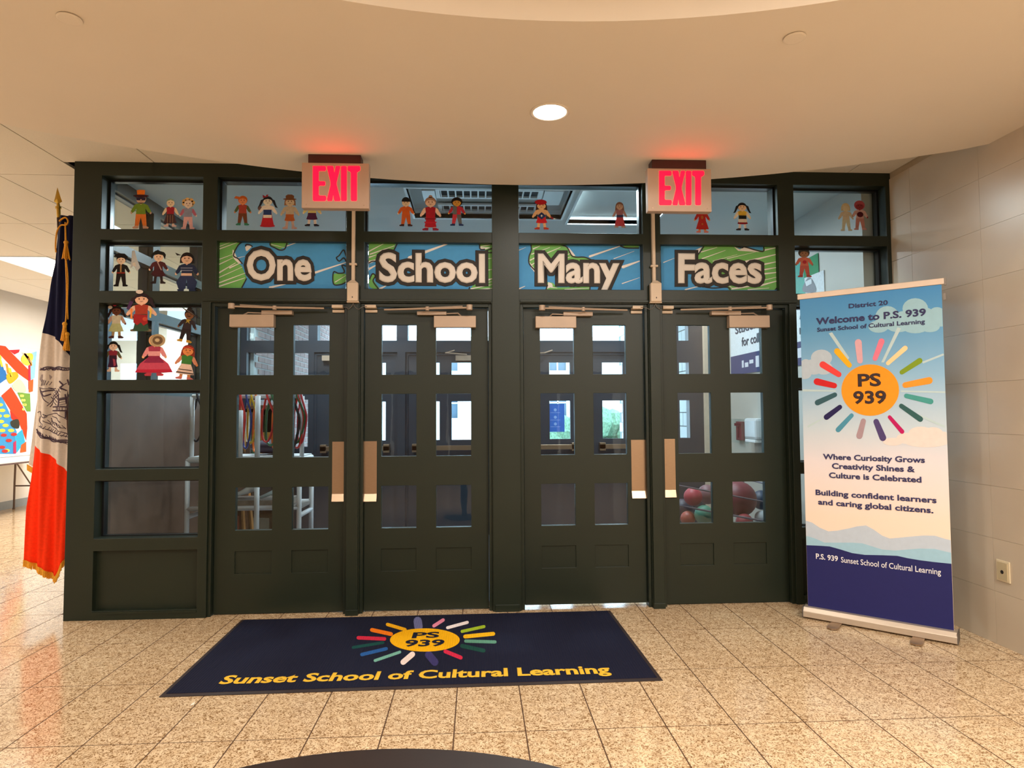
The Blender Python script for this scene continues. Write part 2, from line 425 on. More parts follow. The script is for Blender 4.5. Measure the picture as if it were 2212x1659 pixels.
# right wall: glazed tiles .315 tall
wr = obj('wall_right', MB().box((3.125, -4.6, 0), (3.26, Y0+.3, 3.36)), SEAM, None, kind='structure')
wm = bpy.data.meshes.new('wall_tile'); bmx = MB().box((-.011, -.3143, -.1569), (.0, .3143, .1569)); bmx.bm.to_mesh(wm); wm.materials.append(WALLT)
g = MB()
for j in range(0, 14):
    for k in range(0, 11):
        yc, zc = 3.77+.63-.315-.63*j+.0, .315*k+.1575
        if yc+.31 > Y0: yc = yc
        if zc+.15 > 3.35 or yc < -4.4: continue
        if yc > 2.2: piece(wm, 'wall_tile', wr, (3.125, yc, zc))
        else: g.box((3.114, yc-.3135, zc-.1562), (3.125, yc+.3135, zc+.1562))
for k in range(0, 10): g.box((3.114, 4.4015, .315*k+.0013), (3.125, Y0, .315*k+.3137))
obj('wall_tile_remainder', g, WALLT, wr, kind='stuff')
BASEB = mat('taupe_wall_plain', '#b3a48e', .5, noise=.04, nscale=3)
WOODP = mat('brown_wood_panelling', '#7a5b40', .4, noise=.2, nscale=5, stretch=(1, 1, 8))
bw = obj('wall_back', MB().box((-7.3, -4.7, 0), (3.3, -4.55, 3.36)), WHITEW, None, kind='structure')
g = MB()
for i in range(8): g.box((-6.6+i*1.2, -4.56, .1), (-5.45+i*1.2, -4.53, 2.3))
obj('wood_panel', g, WOODP, bw)
obj('wall_left', MB().box((-7.35, -4.7, 0), (-7.12, 12.2, 3.36)), WHITEW, None, kind='structure')
obj('baseboard_left', MB().box((-7.12, -4.55, 0), (-7.10, 12.0, .12)), mat('grey_base', '#9aa3a8', .5, noise=.05), None, kind='structure')
obj('wall_corridor_end', MB().box((-7.3, 12.0, 0), (-2.6, 12.2, 3.36)), WHITEW, None, kind='structure')

# ------------------------------------------------------------ storefront frame
W0 = (-2.64, -1.942); W1 = (-1.84, -.933); W2 = (-.805, .142); W3 = (.270, 1.222); W4 = (1.354, 2.245); W5 = (2.37, 3.082)
R1 = (2.716, 3.098); R2 = (2.30, 2.638); R2S = (2.277, 2.638); R3 = (1.65, 2.19); R4 = (1.03, 1.574); R5 = (.555, .950); RP = (.063, .470)
DOP = [(-1.878, -.924), (-.833, .106), (.314, 1.254), (1.343, 2.316)]
holes = [(*x, *R1) for x in (W0, W1, W2, W3, W4, W5)] + [(*x, *R2) for x in (W1, W2, W3, W4)] + [(*x, *z) for x in (W0, W5) for z in (R2S, R3, R4, R5, RP)]
holes += [(*x, 0, 2.197) for x in DOP]
def frame_wall(y0, y1, name, holes, x0, x1, z1):
    g = MB(); g.slab(x0, x1, 0, z1, y0, y1, holes); bmesh.ops.remove_doubles(g.bm, verts=g.bm.verts[:], dist=1e-5)
    return obj(name, g, GREEN, None, bevel=.003, kind='structure')
wf = frame_wall(Y0, Y0+.17, 'wall_front', holes, -2.83, 3.122, 3.197)
# inset panels at the foot of the side bays
for x in (W0, W5):
    obj('foot_panel', MB().box((x[0]-.005, Y0+.045, RP[0]-.005), (x[1]+.005, Y0+.08, RP[1]+.005)), GREEN, wf)
    obj('panel_lip', MB().box((x[0], Y0-.006, RP[0]-.022), (x[1], Y0+.02, RP[0]-.006)), GREEN, wf)
# mullion posts standing proud between and beside the leaves
for a, b in ((-.924, -.833), (1.254, 1.343)):
    obj('mullion_post', MB().box((a+.006, Y0-.02, 0), (b-.006, Y0+.002, 2.22)), GREEN, wf, bevel=.002)
    obj('mullion_foot', MB().box((a+.002, Y0-.028, 0), (b-.002, Y0+.0, .04)), GREEN, wf, bevel=.002)
obj('centre_post', MB().box((.112, Y0-.008, 0), (.308, Y0+.002, 3.19)), GREEN, wf, bevel=.002)
obj('centre_post_foot', MB().box((.125, Y0-.018, 0), (.295, Y0-.006, .05)), GREEN, wf, bevel=.002)
# stepped jambs in the door openings
g = MB()
for a, b in DOP:
    g.box((a, Y0+.02, 0), (a+.022, Y0+.10, 2.197)).box((b-.022, Y0+.02, 0), (b, Y0+.10, 2.197)).box((a+.022, Y0+.02, 2.172), (b-.022, Y0+.10, 2.197))
obj('door_jamb', g, GREEN, wf, bevel=.002)
g = MB()
for a, b, h in [(-1.878, -.833, 0), (.314, 1.343, 0)]:
    pass
for x0, x1 in ((-1.93, .106), (.314, 2.37)):
    g.box((x0, Y0-.012, 2.205), (x1, Y0+.002, 2.222))
obj('head_moulding', g, GREEN, wf, bevel=.002)

# windows: frame reveal bead + glass
BEAD = mat('black_glazing_bead', '#101214', .3, noise=.05)
wn = 0
def window(x, z, yg, bead=.014, yb=None):
    global wn; wn += 1
    t = thing('window_%d' % wn, ((x[0]+x[1])/2, yg, z[0]), kind='structure')
    g = MB(); y = yb or yg
    g.slab(x[0]+.001, x[1]-.001, z[0]+.001, z[1]-.001, yg-.012, yg+.03, [(x[0]+bead, x[1]-bead, z[0]+.006, z[1]-bead)])
    obj('glazing_bead', g, BEAD, t)
    obj('pane', MB().box((x[0]+.006, yg, z[0]+.004), (x[1]-.006, yg+.006, z[1]-.006)), GLASS, t)
    return t
for x in (W1, W2, W3, W4): window(x, R1, Y0+.06)
for x in (W0, W5):
    for z in (R1, R2S, R3, R4, R5): window(x, z, Y0+.10)
for x in (W1, W2, W3, W4): window(x, R2, Y0+.07, .004)

# ------------------------------------------------------------ doors
YD = Y0+.06
PA, PB, PC, PP = (1.685, 2.048), (1.097, 1.546), (.586, .887), (.283, .440)
LEAF = [(-1.852, -.948, .006, [(-1.709, -1.454), (-1.316, -1.061)], 'L'), (-.809, .082, .006, [(-.688, -.438), (-.297, -.044)], 'R'),
        (.340, 1.229, .022, [(.463, .713), (.853, 1.098)], 'L'), (1.369, 2.292, .006, [(1.481, 1.731), (1.881, 2.127)], 'R')]
# pixel measurements of the closer hardware: body, knob, joint, bracket, rod end
CLO = [((495, 591, 679, 706), (500, 661), (593, 665), (565, 631, 671, 679), 700),
       ((937, 1028, 682, 707), (1014, 664), (923, 667), (901, 964, 673, 680), 830),
       ((1157, 1245, 683, 708), (1171, 665), (1260, 668), (1217, 1280, 674, 682), 1355),
       ((1576, 1663, 681, 707), (1662, 664), (1577, 667), (1537, 1600, 672, 680), 1470)]
PLT = [((717, 747), (954, 1083)), ((782, 814), (953, 1083)), ((1365, 1395), (950, 1076)), ((1430, 1458), (948, 1074))]
CON = [(718, 744, 661, 675), (789, 815, 661, 675), (1363, 1387, 663, 677), (1428, 1453, 663, 677)]
def leaf(idx, x0, x1, z0, z1, panes, y, rows, panel, name):
    t = thing(name, ((x0+x1)/2, y, z0), kind='structure')
    hs = [(*p, *r) for p in panes for r in rows]
    g = MB(); g.slab(x0, x1, z0, z1, y, y+.045, hs); bmesh.ops.remove_doubles(g.bm, verts=g.bm.verts[:], dist=1e-5)
    if panel:
        # shallow sunk panels cut into the front sheet
        g.bm.free(); g = MB()
        hp = hs+[(*p, *PP) for p in panes]
        g.slab(x0, x1, z0, z1, y, y+.010, hp); g.slab(x0, x1, z0, z1, y+.010, y+.045, hs)
    obj('leaf', g, GREEN, t, bevel=.0015)
    for p in panes:
        for r in rows:
            obj('pane', MB().box((p[0]-.003, y+.018, r[0]-.003), (p[1]+.003, y+.024, r[1]+.003)), GLASS, t)
    return t
for i, (x0, x1, z0, panes, side) in enumerate(LEAF):
    t = leaf(i, x0, x1, z0, 2.168, panes, YD, (PA, PB, PC), True, 'door_%d' % (i+1))
    body, knob, joint, brk, rod = CLO[i]
    yb = YD-.055
    a, b = at(body[0], body[3], yb), at(body[1], body[2], yb)
    g = MB().box((a.x, yb, a.z), (b.x, YD, b.z))
    cb = obj('closer_body', g, CLOSER, t, bevel=.004, label='beige door closer box')
    yk = Y0-.035
    k, jn = at(*knob, yk), at(*joint, yk); e = at(rod, knob[1]+5, Y0-.01)
    g = MB(); g.cyl((k.x, yk, k.z-.018), (k.x, yk, k.z+.018), .022, 14)
    g.cyl((jn.x, yk, jn.z-.012), (jn.x, yk, jn.z+.014), .014, 12)
    g.tube([(k.x, yk, k.z-.002), (jn.x, yk-.01, jn.z), (e.x, Y0-.01, e.z)], .0065, 6)
    g.tube([(k.x+(.05 if side == 'L' else -.05), Y0-.01, k.z+.012), (jn.x, yk, jn.z+.006), (e.x+(-.06 if side == 'L' else .06), Y0-.01, e.z+.003)], .005, 6)
    obj('closer_arm', g, CLOSER, t, smooth=False)
    p, q = at(brk[0], brk[3], Y0+.02), at(brk[1], brk[2], Y0+.02)
    g = MB().box((p.x, Y0+.015, p.z), (q.x, YD, q.z))
    mx_ = p if side == 'L' else q
    g.tube([(mx_.x, Y0+.03, p.z+.01), ((mx_.x+k.x)/2, Y0+.02, p.z+.012), (k.x+(.06 if side == 'L' else -.06), Y0+.03, b.z)], .005, 5)
    obj('closer_bracket', g, CLOSER, t)
    (pa, pb), (pc, pd) = PLT[i]
    a, b = at(pa, pd, YD-.003), at(pb, pc, YD-.003)
    g = MB(); n = 8                                  # push plate, lower edge rolled outwards
    H = b.z-a.z
    prof = [(0, 0), (0, H*.80), (0, H)]
    g.box((a.x, YD-.003, a.z+.05), (b.x, YD, b.z))
    g.poly([(a.x, YD-.003, a.z+.052), (b.x, YD-.003, a.z+.052), (b.x, YD-.020, a.z), (a.x, YD-.020, a.z)], (0, .003, 0))
    for sx in (.012, b.x-a.x-.012):
        for sz in (.012, H*.5, H-.012): g.cyl((a.x+sx, YD-.006, a.z+sz+(.05 if sz < .02 else 0)), (a.x+sx, YD-.002, a.z+sz+(.05 if sz < .02 else 0)), .004, 8)
    obj('push_plate', g, STEEL, t, label='brushed steel push plate')
    c = CON[i]; p, q = at(c[0], c[3], YD-.015), at(c[1], c[2], YD-.015); mid = (p.z+q.z)/2
    g = MB().box((p.x, YD-.016, p.z), (q.x, YD, mid-.004)); obj('contact_magnet', g, BEIGE, t, bevel=.002)
    obj('contact_switch', MB().box((p.x+.004, Y0+.002, mid+.004), (q.x-.004, Y0+.07, q.z+.002)), BEIGE, wf, bevel=.002)

# ------------------------------------------------------------ entry vestibule: left glazed screen, right wall, outer storefront
rows = (R1, R2S, R3)
sh = [(y0, y1, *z) for y0, y1 in ((Y0+.26, 5.50), (5.62, 6.45), (6.57, 7.40)) for z in rows]
g = MB(); g.slab(Y0+.17, 7.52, 0, 3.2, -2.83, -2.71, sh, axis='x')
sc_ = obj('wall_screen_left', g, GREEN, None, kind='structure')
obj('brown_reflection_panel', MB().box((-2.712, Y0+.26, .15), (-2.70, 7.40, 1.574)), mat('reflection_brown', '#5a463a', .6, noise=.2, nscale=5), sc_)  # added panel whose brown imitates lobby reflections in the side glass
for y0, y1 in ((Y0+.26, 5.50), (5.62, 6.45), (6.57, 7.40)):
    for z in rows:
        wn += 1; t = thing('window_%d' % wn, (-2.77, (y0+y1)/2, z[0]), kind='structure')
        obj('pane', MB().box((-2.773, y0-.003, z[0]-.003), (-2.767, y1+.003, z[1]+.003)), GLASS, t)
        g = MB(); g.slab(y0, y1, z[0], z[1], -2.79, -2.75, [(y0+.012, y1-.012, z[0]+.012, z[1]-.012)], axis='x'); obj('glazing_bead', g, BEAD, t)
VW = mat('vestibule_wall_pale', '#b9b7ae', .45, noise=.04, nscale=3)
obj('wall_entry_right', MB().box((3.0, Y0+.172, 0), (3.12, 7.52, 3.2)), VW, None, kind='structure')
# outer storefront
YO = 7.52
ORow = [(1.64, 2.0), (1.097, 1.546), (.586, .887)]
oh = [(*x, 2.72, 3.09) for x in (W1, W2, W3, W4)] + [(*x, 2.255, 2.62) for x in (W1, W2, W3, W4)] + [(a, b, 0, 2.12) for a, b in DOP]
oh += [(-2.64, -1.942, *z) for z in ((2.72, 3.09), (2.255, 2.62), (1.65, 2.12), (1.03, 1.574))] + [(2.40, 2.52, *z) for z in ((2.72, 3.09), (2.255, 2.62), (1.65, 2.0), (1.097, 1.546))]
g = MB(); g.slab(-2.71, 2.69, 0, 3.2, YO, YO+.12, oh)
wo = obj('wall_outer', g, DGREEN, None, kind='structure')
g = MB()
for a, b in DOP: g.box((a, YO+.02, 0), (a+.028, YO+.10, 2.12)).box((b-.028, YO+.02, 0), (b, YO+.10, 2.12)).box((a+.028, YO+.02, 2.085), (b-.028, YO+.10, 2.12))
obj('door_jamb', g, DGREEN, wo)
obj('outer_post', MB().box((2.69, YO-.06, 0), (2.78, YO+.12, 3.2)), mat('beige_post', '#c9b9a2', .5, noise=.05), wo)
obj('outer_pier', MB().box((2.78, YO, 0), (3.12, YO+.12, 3.2)), VW, wo)
for h in oh:
    if h[2] > .5:
        wn += 1; t = thing('window_%d' % wn, ((h[0]+h[1])/2, YO+.05, h[2]), kind='structure')
        obj('pane', MB().box((h[0]-.003, YO+.05, h[2]-.003), (h[1]+.003, YO+.056, h[3]+.003)), GLASS, t)
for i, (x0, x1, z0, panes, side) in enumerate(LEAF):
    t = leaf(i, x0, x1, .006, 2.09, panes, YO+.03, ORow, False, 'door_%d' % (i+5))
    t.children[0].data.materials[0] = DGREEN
    bx = (x0+.07, x0+.33) if side == 'L' else (x1-.33, x1-.07)
    obj('closer_body', MB().box((bx[0], YO-.03, 2.02), (bx[1], YO+.03, 2.08)), CLOSER, t)
    g = MB().box((x0+.06, YO-.055, .98), (x1-.06, YO-.025, 1.035)).box((x0+.06, YO-.055, .96), (x0+.13, YO+.03, 1.055)).box((x1-.13, YO-.055, .96), (x1-.06, YO+.03, 1.055))
    obj('panic_bar', g, STEEL, t, bevel=.003)
    obj('closer_arm', MB().tube([((bx[0]+bx[1])/2, YO-.02, 2.09), ((x0+x1)/2, YO-.12, 2.10), ((x0+x1)/2+.1, YO-.01, 2.14)], .008, 6), CLOSER, t)

# ============================================================ EXTERIOR beyond the outer doors
PAVE = mat('pale_pavement', '#a9a9a6', .8, noise=.1, nscale=8)
obj('floor_outside', MB().box((-2.6, 7.64, -.12), (6.0, 24, -.01)), PAVE, None, kind='structure')
MORT = mat('pale_mortar', '#e2e0de', .9, noise=.05)
BRICK = mat('pale_pink_brick', '#d0aea8', .85, noise=.12, nscale=9)
bwL = obj('wall_outside_left', MB().box((-2.9, 7.64, 0), (-2.60, 12.2, 3.6)), MORT, None, kind='structure')
bmL = bpy.data.meshes.new('brick'); q = MB().box((0, -.098, -.029), (.012, .098, .029)); q.bm.to_mesh(bmL); bmL.materials.append(BRICK)
rest = MB(); nb = 0
for r in range(46):
    z = .04+r*.075
    for c in range(21):
        y = 7.78+c*.212+(.106 if r % 2 else 0)
        if y > 12.1: continue
        if 1.0 < z < 2.5 and nb < 300 and y > 8.4: piece(bmL, 'brick', bwL, (-2.60, y, z)); nb += 1
        else: rest.box((-2.60, y-.098, z-.029), (-2.588, y+.098, z+.029))
obj('brick_remainder', rest, BRICK, bwL, kind='stuff')
BLK = mat('white_painted_block', '#dfe4e2', .6, noise=.03, nscale=5)
JNT = mat('grey_block_joint', '#6f7674', .9, noise=.05)
bwR = obj('wall_outside_right', MB().box((3.02, 7.66, 0), (3.2, 13.5, 3.6)), JNT, None, kind='structure')
bmR = bpy.data.meshes.new('block'); q = MB().box((-.012, -.192, -.092), (0, .192, .092)); q.bm.to_mesh(bmR); bmR.materials.append(BLK)
for r in range(18):
    for c in range(14):
        y = 7.88+c*.4+(.2 if r % 2 else 0)
        if y < 13.3: piece(bmR, 'block', bwR, (3.02, y, .1+r*.2))
# clipped hedge across the street and the pale building behind it
g = MB()
for i in range(60):
    g.sphere((1.2+random.random()*6, 18+random.random()*1.6, .2+random.random()*1.1), .28+random.random()*.25, 8)
single('hedge', g, mat('pale_leaf_green', '#5f7d62', .8, noise=.5, nscale=18, bump=.8, bscale=30), 'pale bushy hedge outside, seen through the outer door glass', 'hedge')
bt = thing('building', (0, 30, 0), 'pale grey building far outside beyond the doors', 'building')
bh = [(-3.4+k*1.7, -2.6+k*1.7, 1.2+r*2.2, 2.6+r*2.2) for k in range(6) for r in range(2)]
g = MB(); g.slab(-6, 9, 0, 5, 30, 30.6, bh); obj('wall', g, mat('pale_stone', '#b9bcbc', .8, noise=.05), bt)
for a, b, c, d in bh:
    f = obj('window', MB().box((a, 30.25, c), (b, 30.3, d)), mat('dark_far_glass', '#4a5a68', .15), bt)
    g = MB(); mx = (a+b)/2; g.box((mx-.03, 30.18, c), (mx+.03, 30.25, d)).box((a, 30.18, (c+d)/2-.03), (b, 30.25, (c+d)/2+.03)); obj('muntin', g, WHT, f)

# blue notice taped on an outer door pane
t = thing('notice', (0, 0, 0)); a, b = at(1180, 933, YO+.045), at(1219, 872, YO+.045)
t.location = ((a.x+b.x)/2, YO+.045, a.z); t['label'] = 'blue notice sheet taped inside the outer door window'; t['category'] = 'notice'
obj('sheet', MB().box((a.x, YO+.043, a.z), (b.x, YO+.046, b.z)), mat('bright_blue_sheet', '#2f6fd0', .6, noise=.05, emit=None), t)
g = MB()
for k, zz in enumerate((.28, .52, .78)):
    c = a.z+(b.z-a.z)*zz; g.poly([(a.x+(b.x-a.x)*.5+.018*math.cos(s*PI/6), YO+.043, c+.018*math.sin(s*PI/6)) for s in range(12)], (0, -.001, 0))
    g.box((a.x+.05, YO+.042, c-.035), (b.x-.05, YO+.043, c-.030))
obj('print', g, mat('pale_blue_print', '#8fb4ee', .6, noise=.03), t)

# ============================================================ TRANSOM POSTERS
YP = Y0+.050
BLUE, LEAFG, CREAM, BLK_ = ink('#4593cc'), ink('#6cae5c'), ink('#dfdcd8'), ink('#2f2b29')
def poster(label, rect, blobs, streaks, word, lines=()):
    """rect = pixel box; blobs (outline, holes...) green or blue patches; streaks pale strokes"""
    x0, y0, x1, y1 = rect
    a, b = at(x0, y1, YP), at(x1, y0, YP)
    t = thing('transom_poster', ((a.x+b.x)/2, YP, a.z), label, 'poster', 'lettered globe posters in the transom windows')
    obj('backing', MB().box((a.x, YP, a.z), (b.x, YP+.004, b.z)), BLUE, t)
    def P(pts, d): return [tuple(at(u, v, YP-d)) for u, v in pts]
    layers = {}
    for kind, pts, smooth in blobs:
        q = smooth_poly(pts, 4) if smooth else pts
        q2 = clip(q, rect)
        if len(q2) > 2:
            mt = {'g': LEAFG, 'b': BLUE, 'w': CREAM}[kind]; d = {'g': .0006, 'b': .0018, 'w': .0012}[kind]
            obj({'g': 'green_land', 'b': 'blue_water', 'w': 'pale_patch'}[kind], MB().poly(P(q2, d), (0, .0004, 0)), mt, t)
    for si, s in enumerate(streaks):
        g = MB()
        x_0, y_0, x_1, y_1, w_ = s
        q = clip(capsule(x_0, y_0, x_1, y_1, w_, 3, .35), rect)
        if len(q) > 2: obj('pale_streak', g.poly(P(q, .0022+si*.00002), (0, .0003, 0)), CREAM, t)
    for ln in lines:
        g = MB()
        q = smooth_poly(ln, 4, False)
        for i in range(len(q)-1):
            c = clip(capsule(*q[i], *q[i+1], 2.6, 3), rect)
            if len(c) > 2: g.poly(P(c, .0028+.00002*(i % 2)), (0, .0004, 0))
        obj('ink_outline', g, BLK_, t)
    wd, bx0, by0, bx1, by1, cap = word
    bl, br = at(bx0, by0, YP-.0034), at(bx1, by1, YP-.0034); up = at(bx0, by0-cap, YP-.0034)-bl
    wd_txt = wd
    text('lettering_outline', wd_txt, bl, br, up, (0, -1, 0), BLK_, t, bold=.035, outline=.085, depth=.0006)
    text('lettering', wd_txt, bl, br, up, (0, -1, 0), mat('lettering_white', '#dcd5cd', .6, noise=.02), t, bold=.035, depth=.0018)
    return t
def z3(s, x, y): # zoom frames used when measuring: (460,340) x .1808
    return (460+x*.1808, 340+y*.1808)
def z4(x, y): return (780+x*.16277, 370+y*.16277)
def z5(x, y): return (1090+x*.16277, 370+y*.16277)
def z6(x, y): return (1390+x*.1808, 340+y*.1808)
Z3 = lambda x, y: z3(0, x, y)
def ST(f, *L): return [(*f(a, b), *f(c, d), e*.19) for a, b, c, d, e in L]
poster('blue and green globe poster reading One in the leftmost transom window', (470, 520.5, 747.5, 622),
       [('g', [Z3(40, 980), Z3(360, 990), Z3(300, 1060), Z3(240, 1180), Z3(290, 1250), Z3(345, 1300), Z3(400, 1440), Z3(340, 1560), Z3(40, 1570)], False),
        ('w', [Z3(240, 1100), Z3(290, 1200), Z3(340, 1260), Z3(300, 1260), Z3(240, 1190)], True),
        ('g', [Z3(690, 990), Z3(890, 990), Z3(860, 1070), Z3(800, 1100), Z3(740, 1070), Z3(690, 1050)], False),
        ('g', [Z3(880, 1060), Z3(930, 1000), Z3(880, 1000)], False),
        ('w', [Z3(390, 1060), Z3(460, 1060), Z3(440, 1090), Z3(400, 1120)], True),
        ('g', [Z3(1440, 1400), Z3(1500, 1390), Z3(1600, 1400), Z3(1600, 1490), Z3(1520, 1510), Z3(1440, 1510)], True)],
       ST(Z3, (60, 1100, 310, 1010, 12), (60, 1070, 220, 1010, 8), (70, 1220, 230, 1160, 10), (70, 1280, 240, 1200, 12), (70, 1380, 270, 1260, 16), (200, 1320, 330, 1260, 16), (60, 1440, 350, 1310, 10), (70, 1500, 390, 1380, 14), (60, 1545, 380, 1440, 16), (300, 1200, 380, 1180, 8),
          (1210, 1380, 1590, 1255, 26), (680, 1555, 880, 1510, 26), (880, 1060, 1050, 1000, 12), (700, 1040, 860, 1080, 8), (1460, 1490, 1590, 1410, 10)),
       ('One', 533, 606, 673, 607, 67),
       [[Z3(370, 1000), Z3(300, 1050), Z3(245, 1170), Z3(300, 1210), Z3(350, 1270)], [Z3(390, 1060), Z3(400, 1040), Z3(440, 1045), Z3(470, 1065)], [Z3(690, 995), Z3(685, 1050), Z3(740, 1080), Z3(800, 1108), Z3(860, 1090), Z3(890, 1000)],
        [Z3(400, 1450), Z3(345, 1555)], [Z3(1590, 1240), Z3(1560, 1200), Z3(1510, 1240), Z3(1475, 1200), Z3(1510, 1170), Z3(1560, 1105), Z3(1590, 1180)], [Z3(1590, 1300), Z3(1540, 1290), Z3(1570, 1370), Z3(1500, 1385), Z3(1440, 1370), Z3(1440, 1510), Z3(1520, 1520), Z3(1590, 1490)]])
poster('blue and green globe poster reading School, second from the left', (796.5, 524, 1066, 626),
       [('g', [z4(90, 930), z4(470, 940), z4(430, 1040), z4(250, 1090), z4(200, 1180), z4(90, 1190)], False),
        ('w', [z4(90, 1190), z4(200, 1170), z4(200, 1190), z4(100, 1230)], False),
        ('g', [z4(110, 1440), z4(150, 1370), z4(190, 1380), z4(170, 1450), z4(240, 1560), z4(120, 1540)], True),
        ('g', [z4(1575, 960), z4(1760, 960), z4(1760, 1580), z4(1430, 1580), z4(1500, 1500), z4(1680, 1500), z4(1680, 1100), z4(1640, 1040), z4(1590, 1040)], False),
        ('w', [z4(1580, 1010), z4(1720, 1010), z4(1640, 1040), z4(1590, 1040)], False)],
       ST(z4, (110, 1060, 300, 960, 14), (120, 1100, 440, 990, 14), (110, 1140, 200, 1110, 14), (100, 1300, 210, 1240, 26), (640, 1150, 1180, 950, 40), (250, 1560, 330, 1520, 26), (1590, 1000, 1740, 970, 10), (1690, 1160, 1750, 1150, 8), (1690, 1310, 1755, 1300, 10), (1690, 1440, 1755, 1420, 20), (1600, 1490, 1755, 1460, 12), (1460, 1560, 1755, 1500, 14), (1560, 1575, 1755, 1550, 18), (480, 1230, 530, 1190, 20)),
       ('School', 818.5, 609.5, 1048, 611.5, 64),
       [[z4(485, 950), z4(440, 1040)], [z4(100, 1220), z4(150, 1195), z4(215, 1195)], [z4(110, 1440), z4(150, 1360), z4(190, 1390), z4(160, 1460), z4(240, 1570)], [z4(1575, 960), z4(1580, 1030), z4(1640, 1035)], [z4(1640, 1060), z4(1750, 1020)], [z4(1680, 1080), z4(1750, 1080)], [z4(1430, 1570), z4(1440, 1540)]])
poster('blue and green globe poster reading Many, third from the left', (1119.5, 528, 1382, 626.8),
       [('g', [z5(350, 960), z5(740, 975), z5(830, 1020), z5(900, 1120), z5(1080, 1150), z5(1160, 1180), z5(1020, 1210), z5(800, 1200), z5(420, 1330), z5(330, 1230), z5(330, 1120), z5(360, 1060)], False),
        ('w', [z5(760, 980), z5(860, 1020), z5(940, 1120), z5(900, 1130), z5(830, 1020)], False), ('w', [z5(330, 1200), z5(400, 1300), z5(405, 1350), z5(350, 1280)], False),
        ('g', [z5(540, 1590), z5(570, 1470), z5(640, 1480), z5(700, 1540), z5(1140, 1530), z5(1130, 1590)], False), ('w', [z5(560, 1560), z5(580, 1470), z5(630, 1490), z5(640, 1530)], False),
        ('g', [z5(1530, 960), z5(1800, 960), z5(1780, 1010), z5(1600, 1010)], False)],
       ST(z5, (380, 1030, 470, 990, 14), (360, 1100, 600, 1010, 12), (380, 1160, 740, 1010, 16), (340, 1180, 420, 1140, 14), (360, 1240, 430, 1200, 14), (800, 1120, 870, 1090, 14), (800, 1160, 880, 1135, 12), (620, 1540, 700, 1550, 12), (800, 1570, 1120, 1550, 12), (1130, 1130, 1540, 990, 24), (1570, 1270, 1795, 1190, 34), (1450, 1160, 1720, 1060, 8), (1560, 1490, 1795, 1410, 10), (190, 1560, 270, 1525, 16), (185, 1050, 280, 1010, 8), (1020, 1200, 1060, 1180, 12)),
       ('Many', 1161.5, 611.5, 1337, 612.5, 64),
       [[z5(350, 965), z5(355, 1050), z5(325, 1130), z5(330, 1230), z5(420, 1330)], [z5(740, 975), z5(830, 1010), z5(905, 1130), z5(1060, 1140), z5(1160, 1180)], [z5(570, 1510), z5(545, 1585)], [z5(1135, 1530), z5(1130, 1590)], [z5(1270, 1530), z5(1270, 1590)], [z5(1520, 975), z5(1600, 1015), z5(1780, 1020)]])
poster('blue and green globe poster reading Faces in the rightmost transom window', (1429, 529, 1686.5, 626.5),
       [('g', [z6(720, 1040), z6(1640, 1050), z6(1640, 1520), z6(1560, 1590), z6(1020, 1590), z6(1000, 1540), z6(640, 1250), z6(650, 1170)], False),
        ('w', [z6(610, 1110), z6(700, 1070), z6(660, 1140)], False), ('b', [z6(1060, 1045), z6(1430, 1050), z6(1425, 1115), z6(1200, 1070), z6(1150, 1095)], False),
        ('w', [z6(1080, 1065), z6(1150, 1100), z6(1200, 1075), z6(1400, 1120), z6(1380, 1130), z6(1130, 1115)], False), ('b', [z6(1570, 1590), z6(1650, 1480), z6(1650, 1590)], False)],
       ST(z6, (690, 1130, 880, 1075, 12), (700, 1210, 980, 1110, 12), (830, 1240, 1120, 1160, 8), (1000, 1210, 1340, 1130, 8), (1210, 1250, 1600, 1155, 26), (1430, 1280, 1620, 1240, 18), (1440, 1110, 1620, 1070, 16), (1450, 1340, 1620, 1310, 16), (1450, 1390, 1630, 1370, 18), (1380, 1480, 1640, 1420, 10), (1400, 1530, 1620, 1470, 20), (1060, 1570, 1400, 1520, 20), (1250, 1580, 1500, 1560, 12), (240, 1255, 380, 1200, 9), (500, 1580, 700, 1530, 16), (1020, 1530, 1060, 1560, 12)),
       ('Faces', 1464.5, 612, 1646, 613, 65),
       [[z6(730, 1050), z6(690, 1110), z6(640, 1180)], [z6(1080, 1060), z6(1180, 1080), z6(1210, 1070), z6(1425, 1125), z6(1430, 1050)], [z6(640, 1530), z6(820, 1560), z6(1000, 1550), z6(1040, 1590)], [z6(1570, 1590), z6(1650, 1480)]])

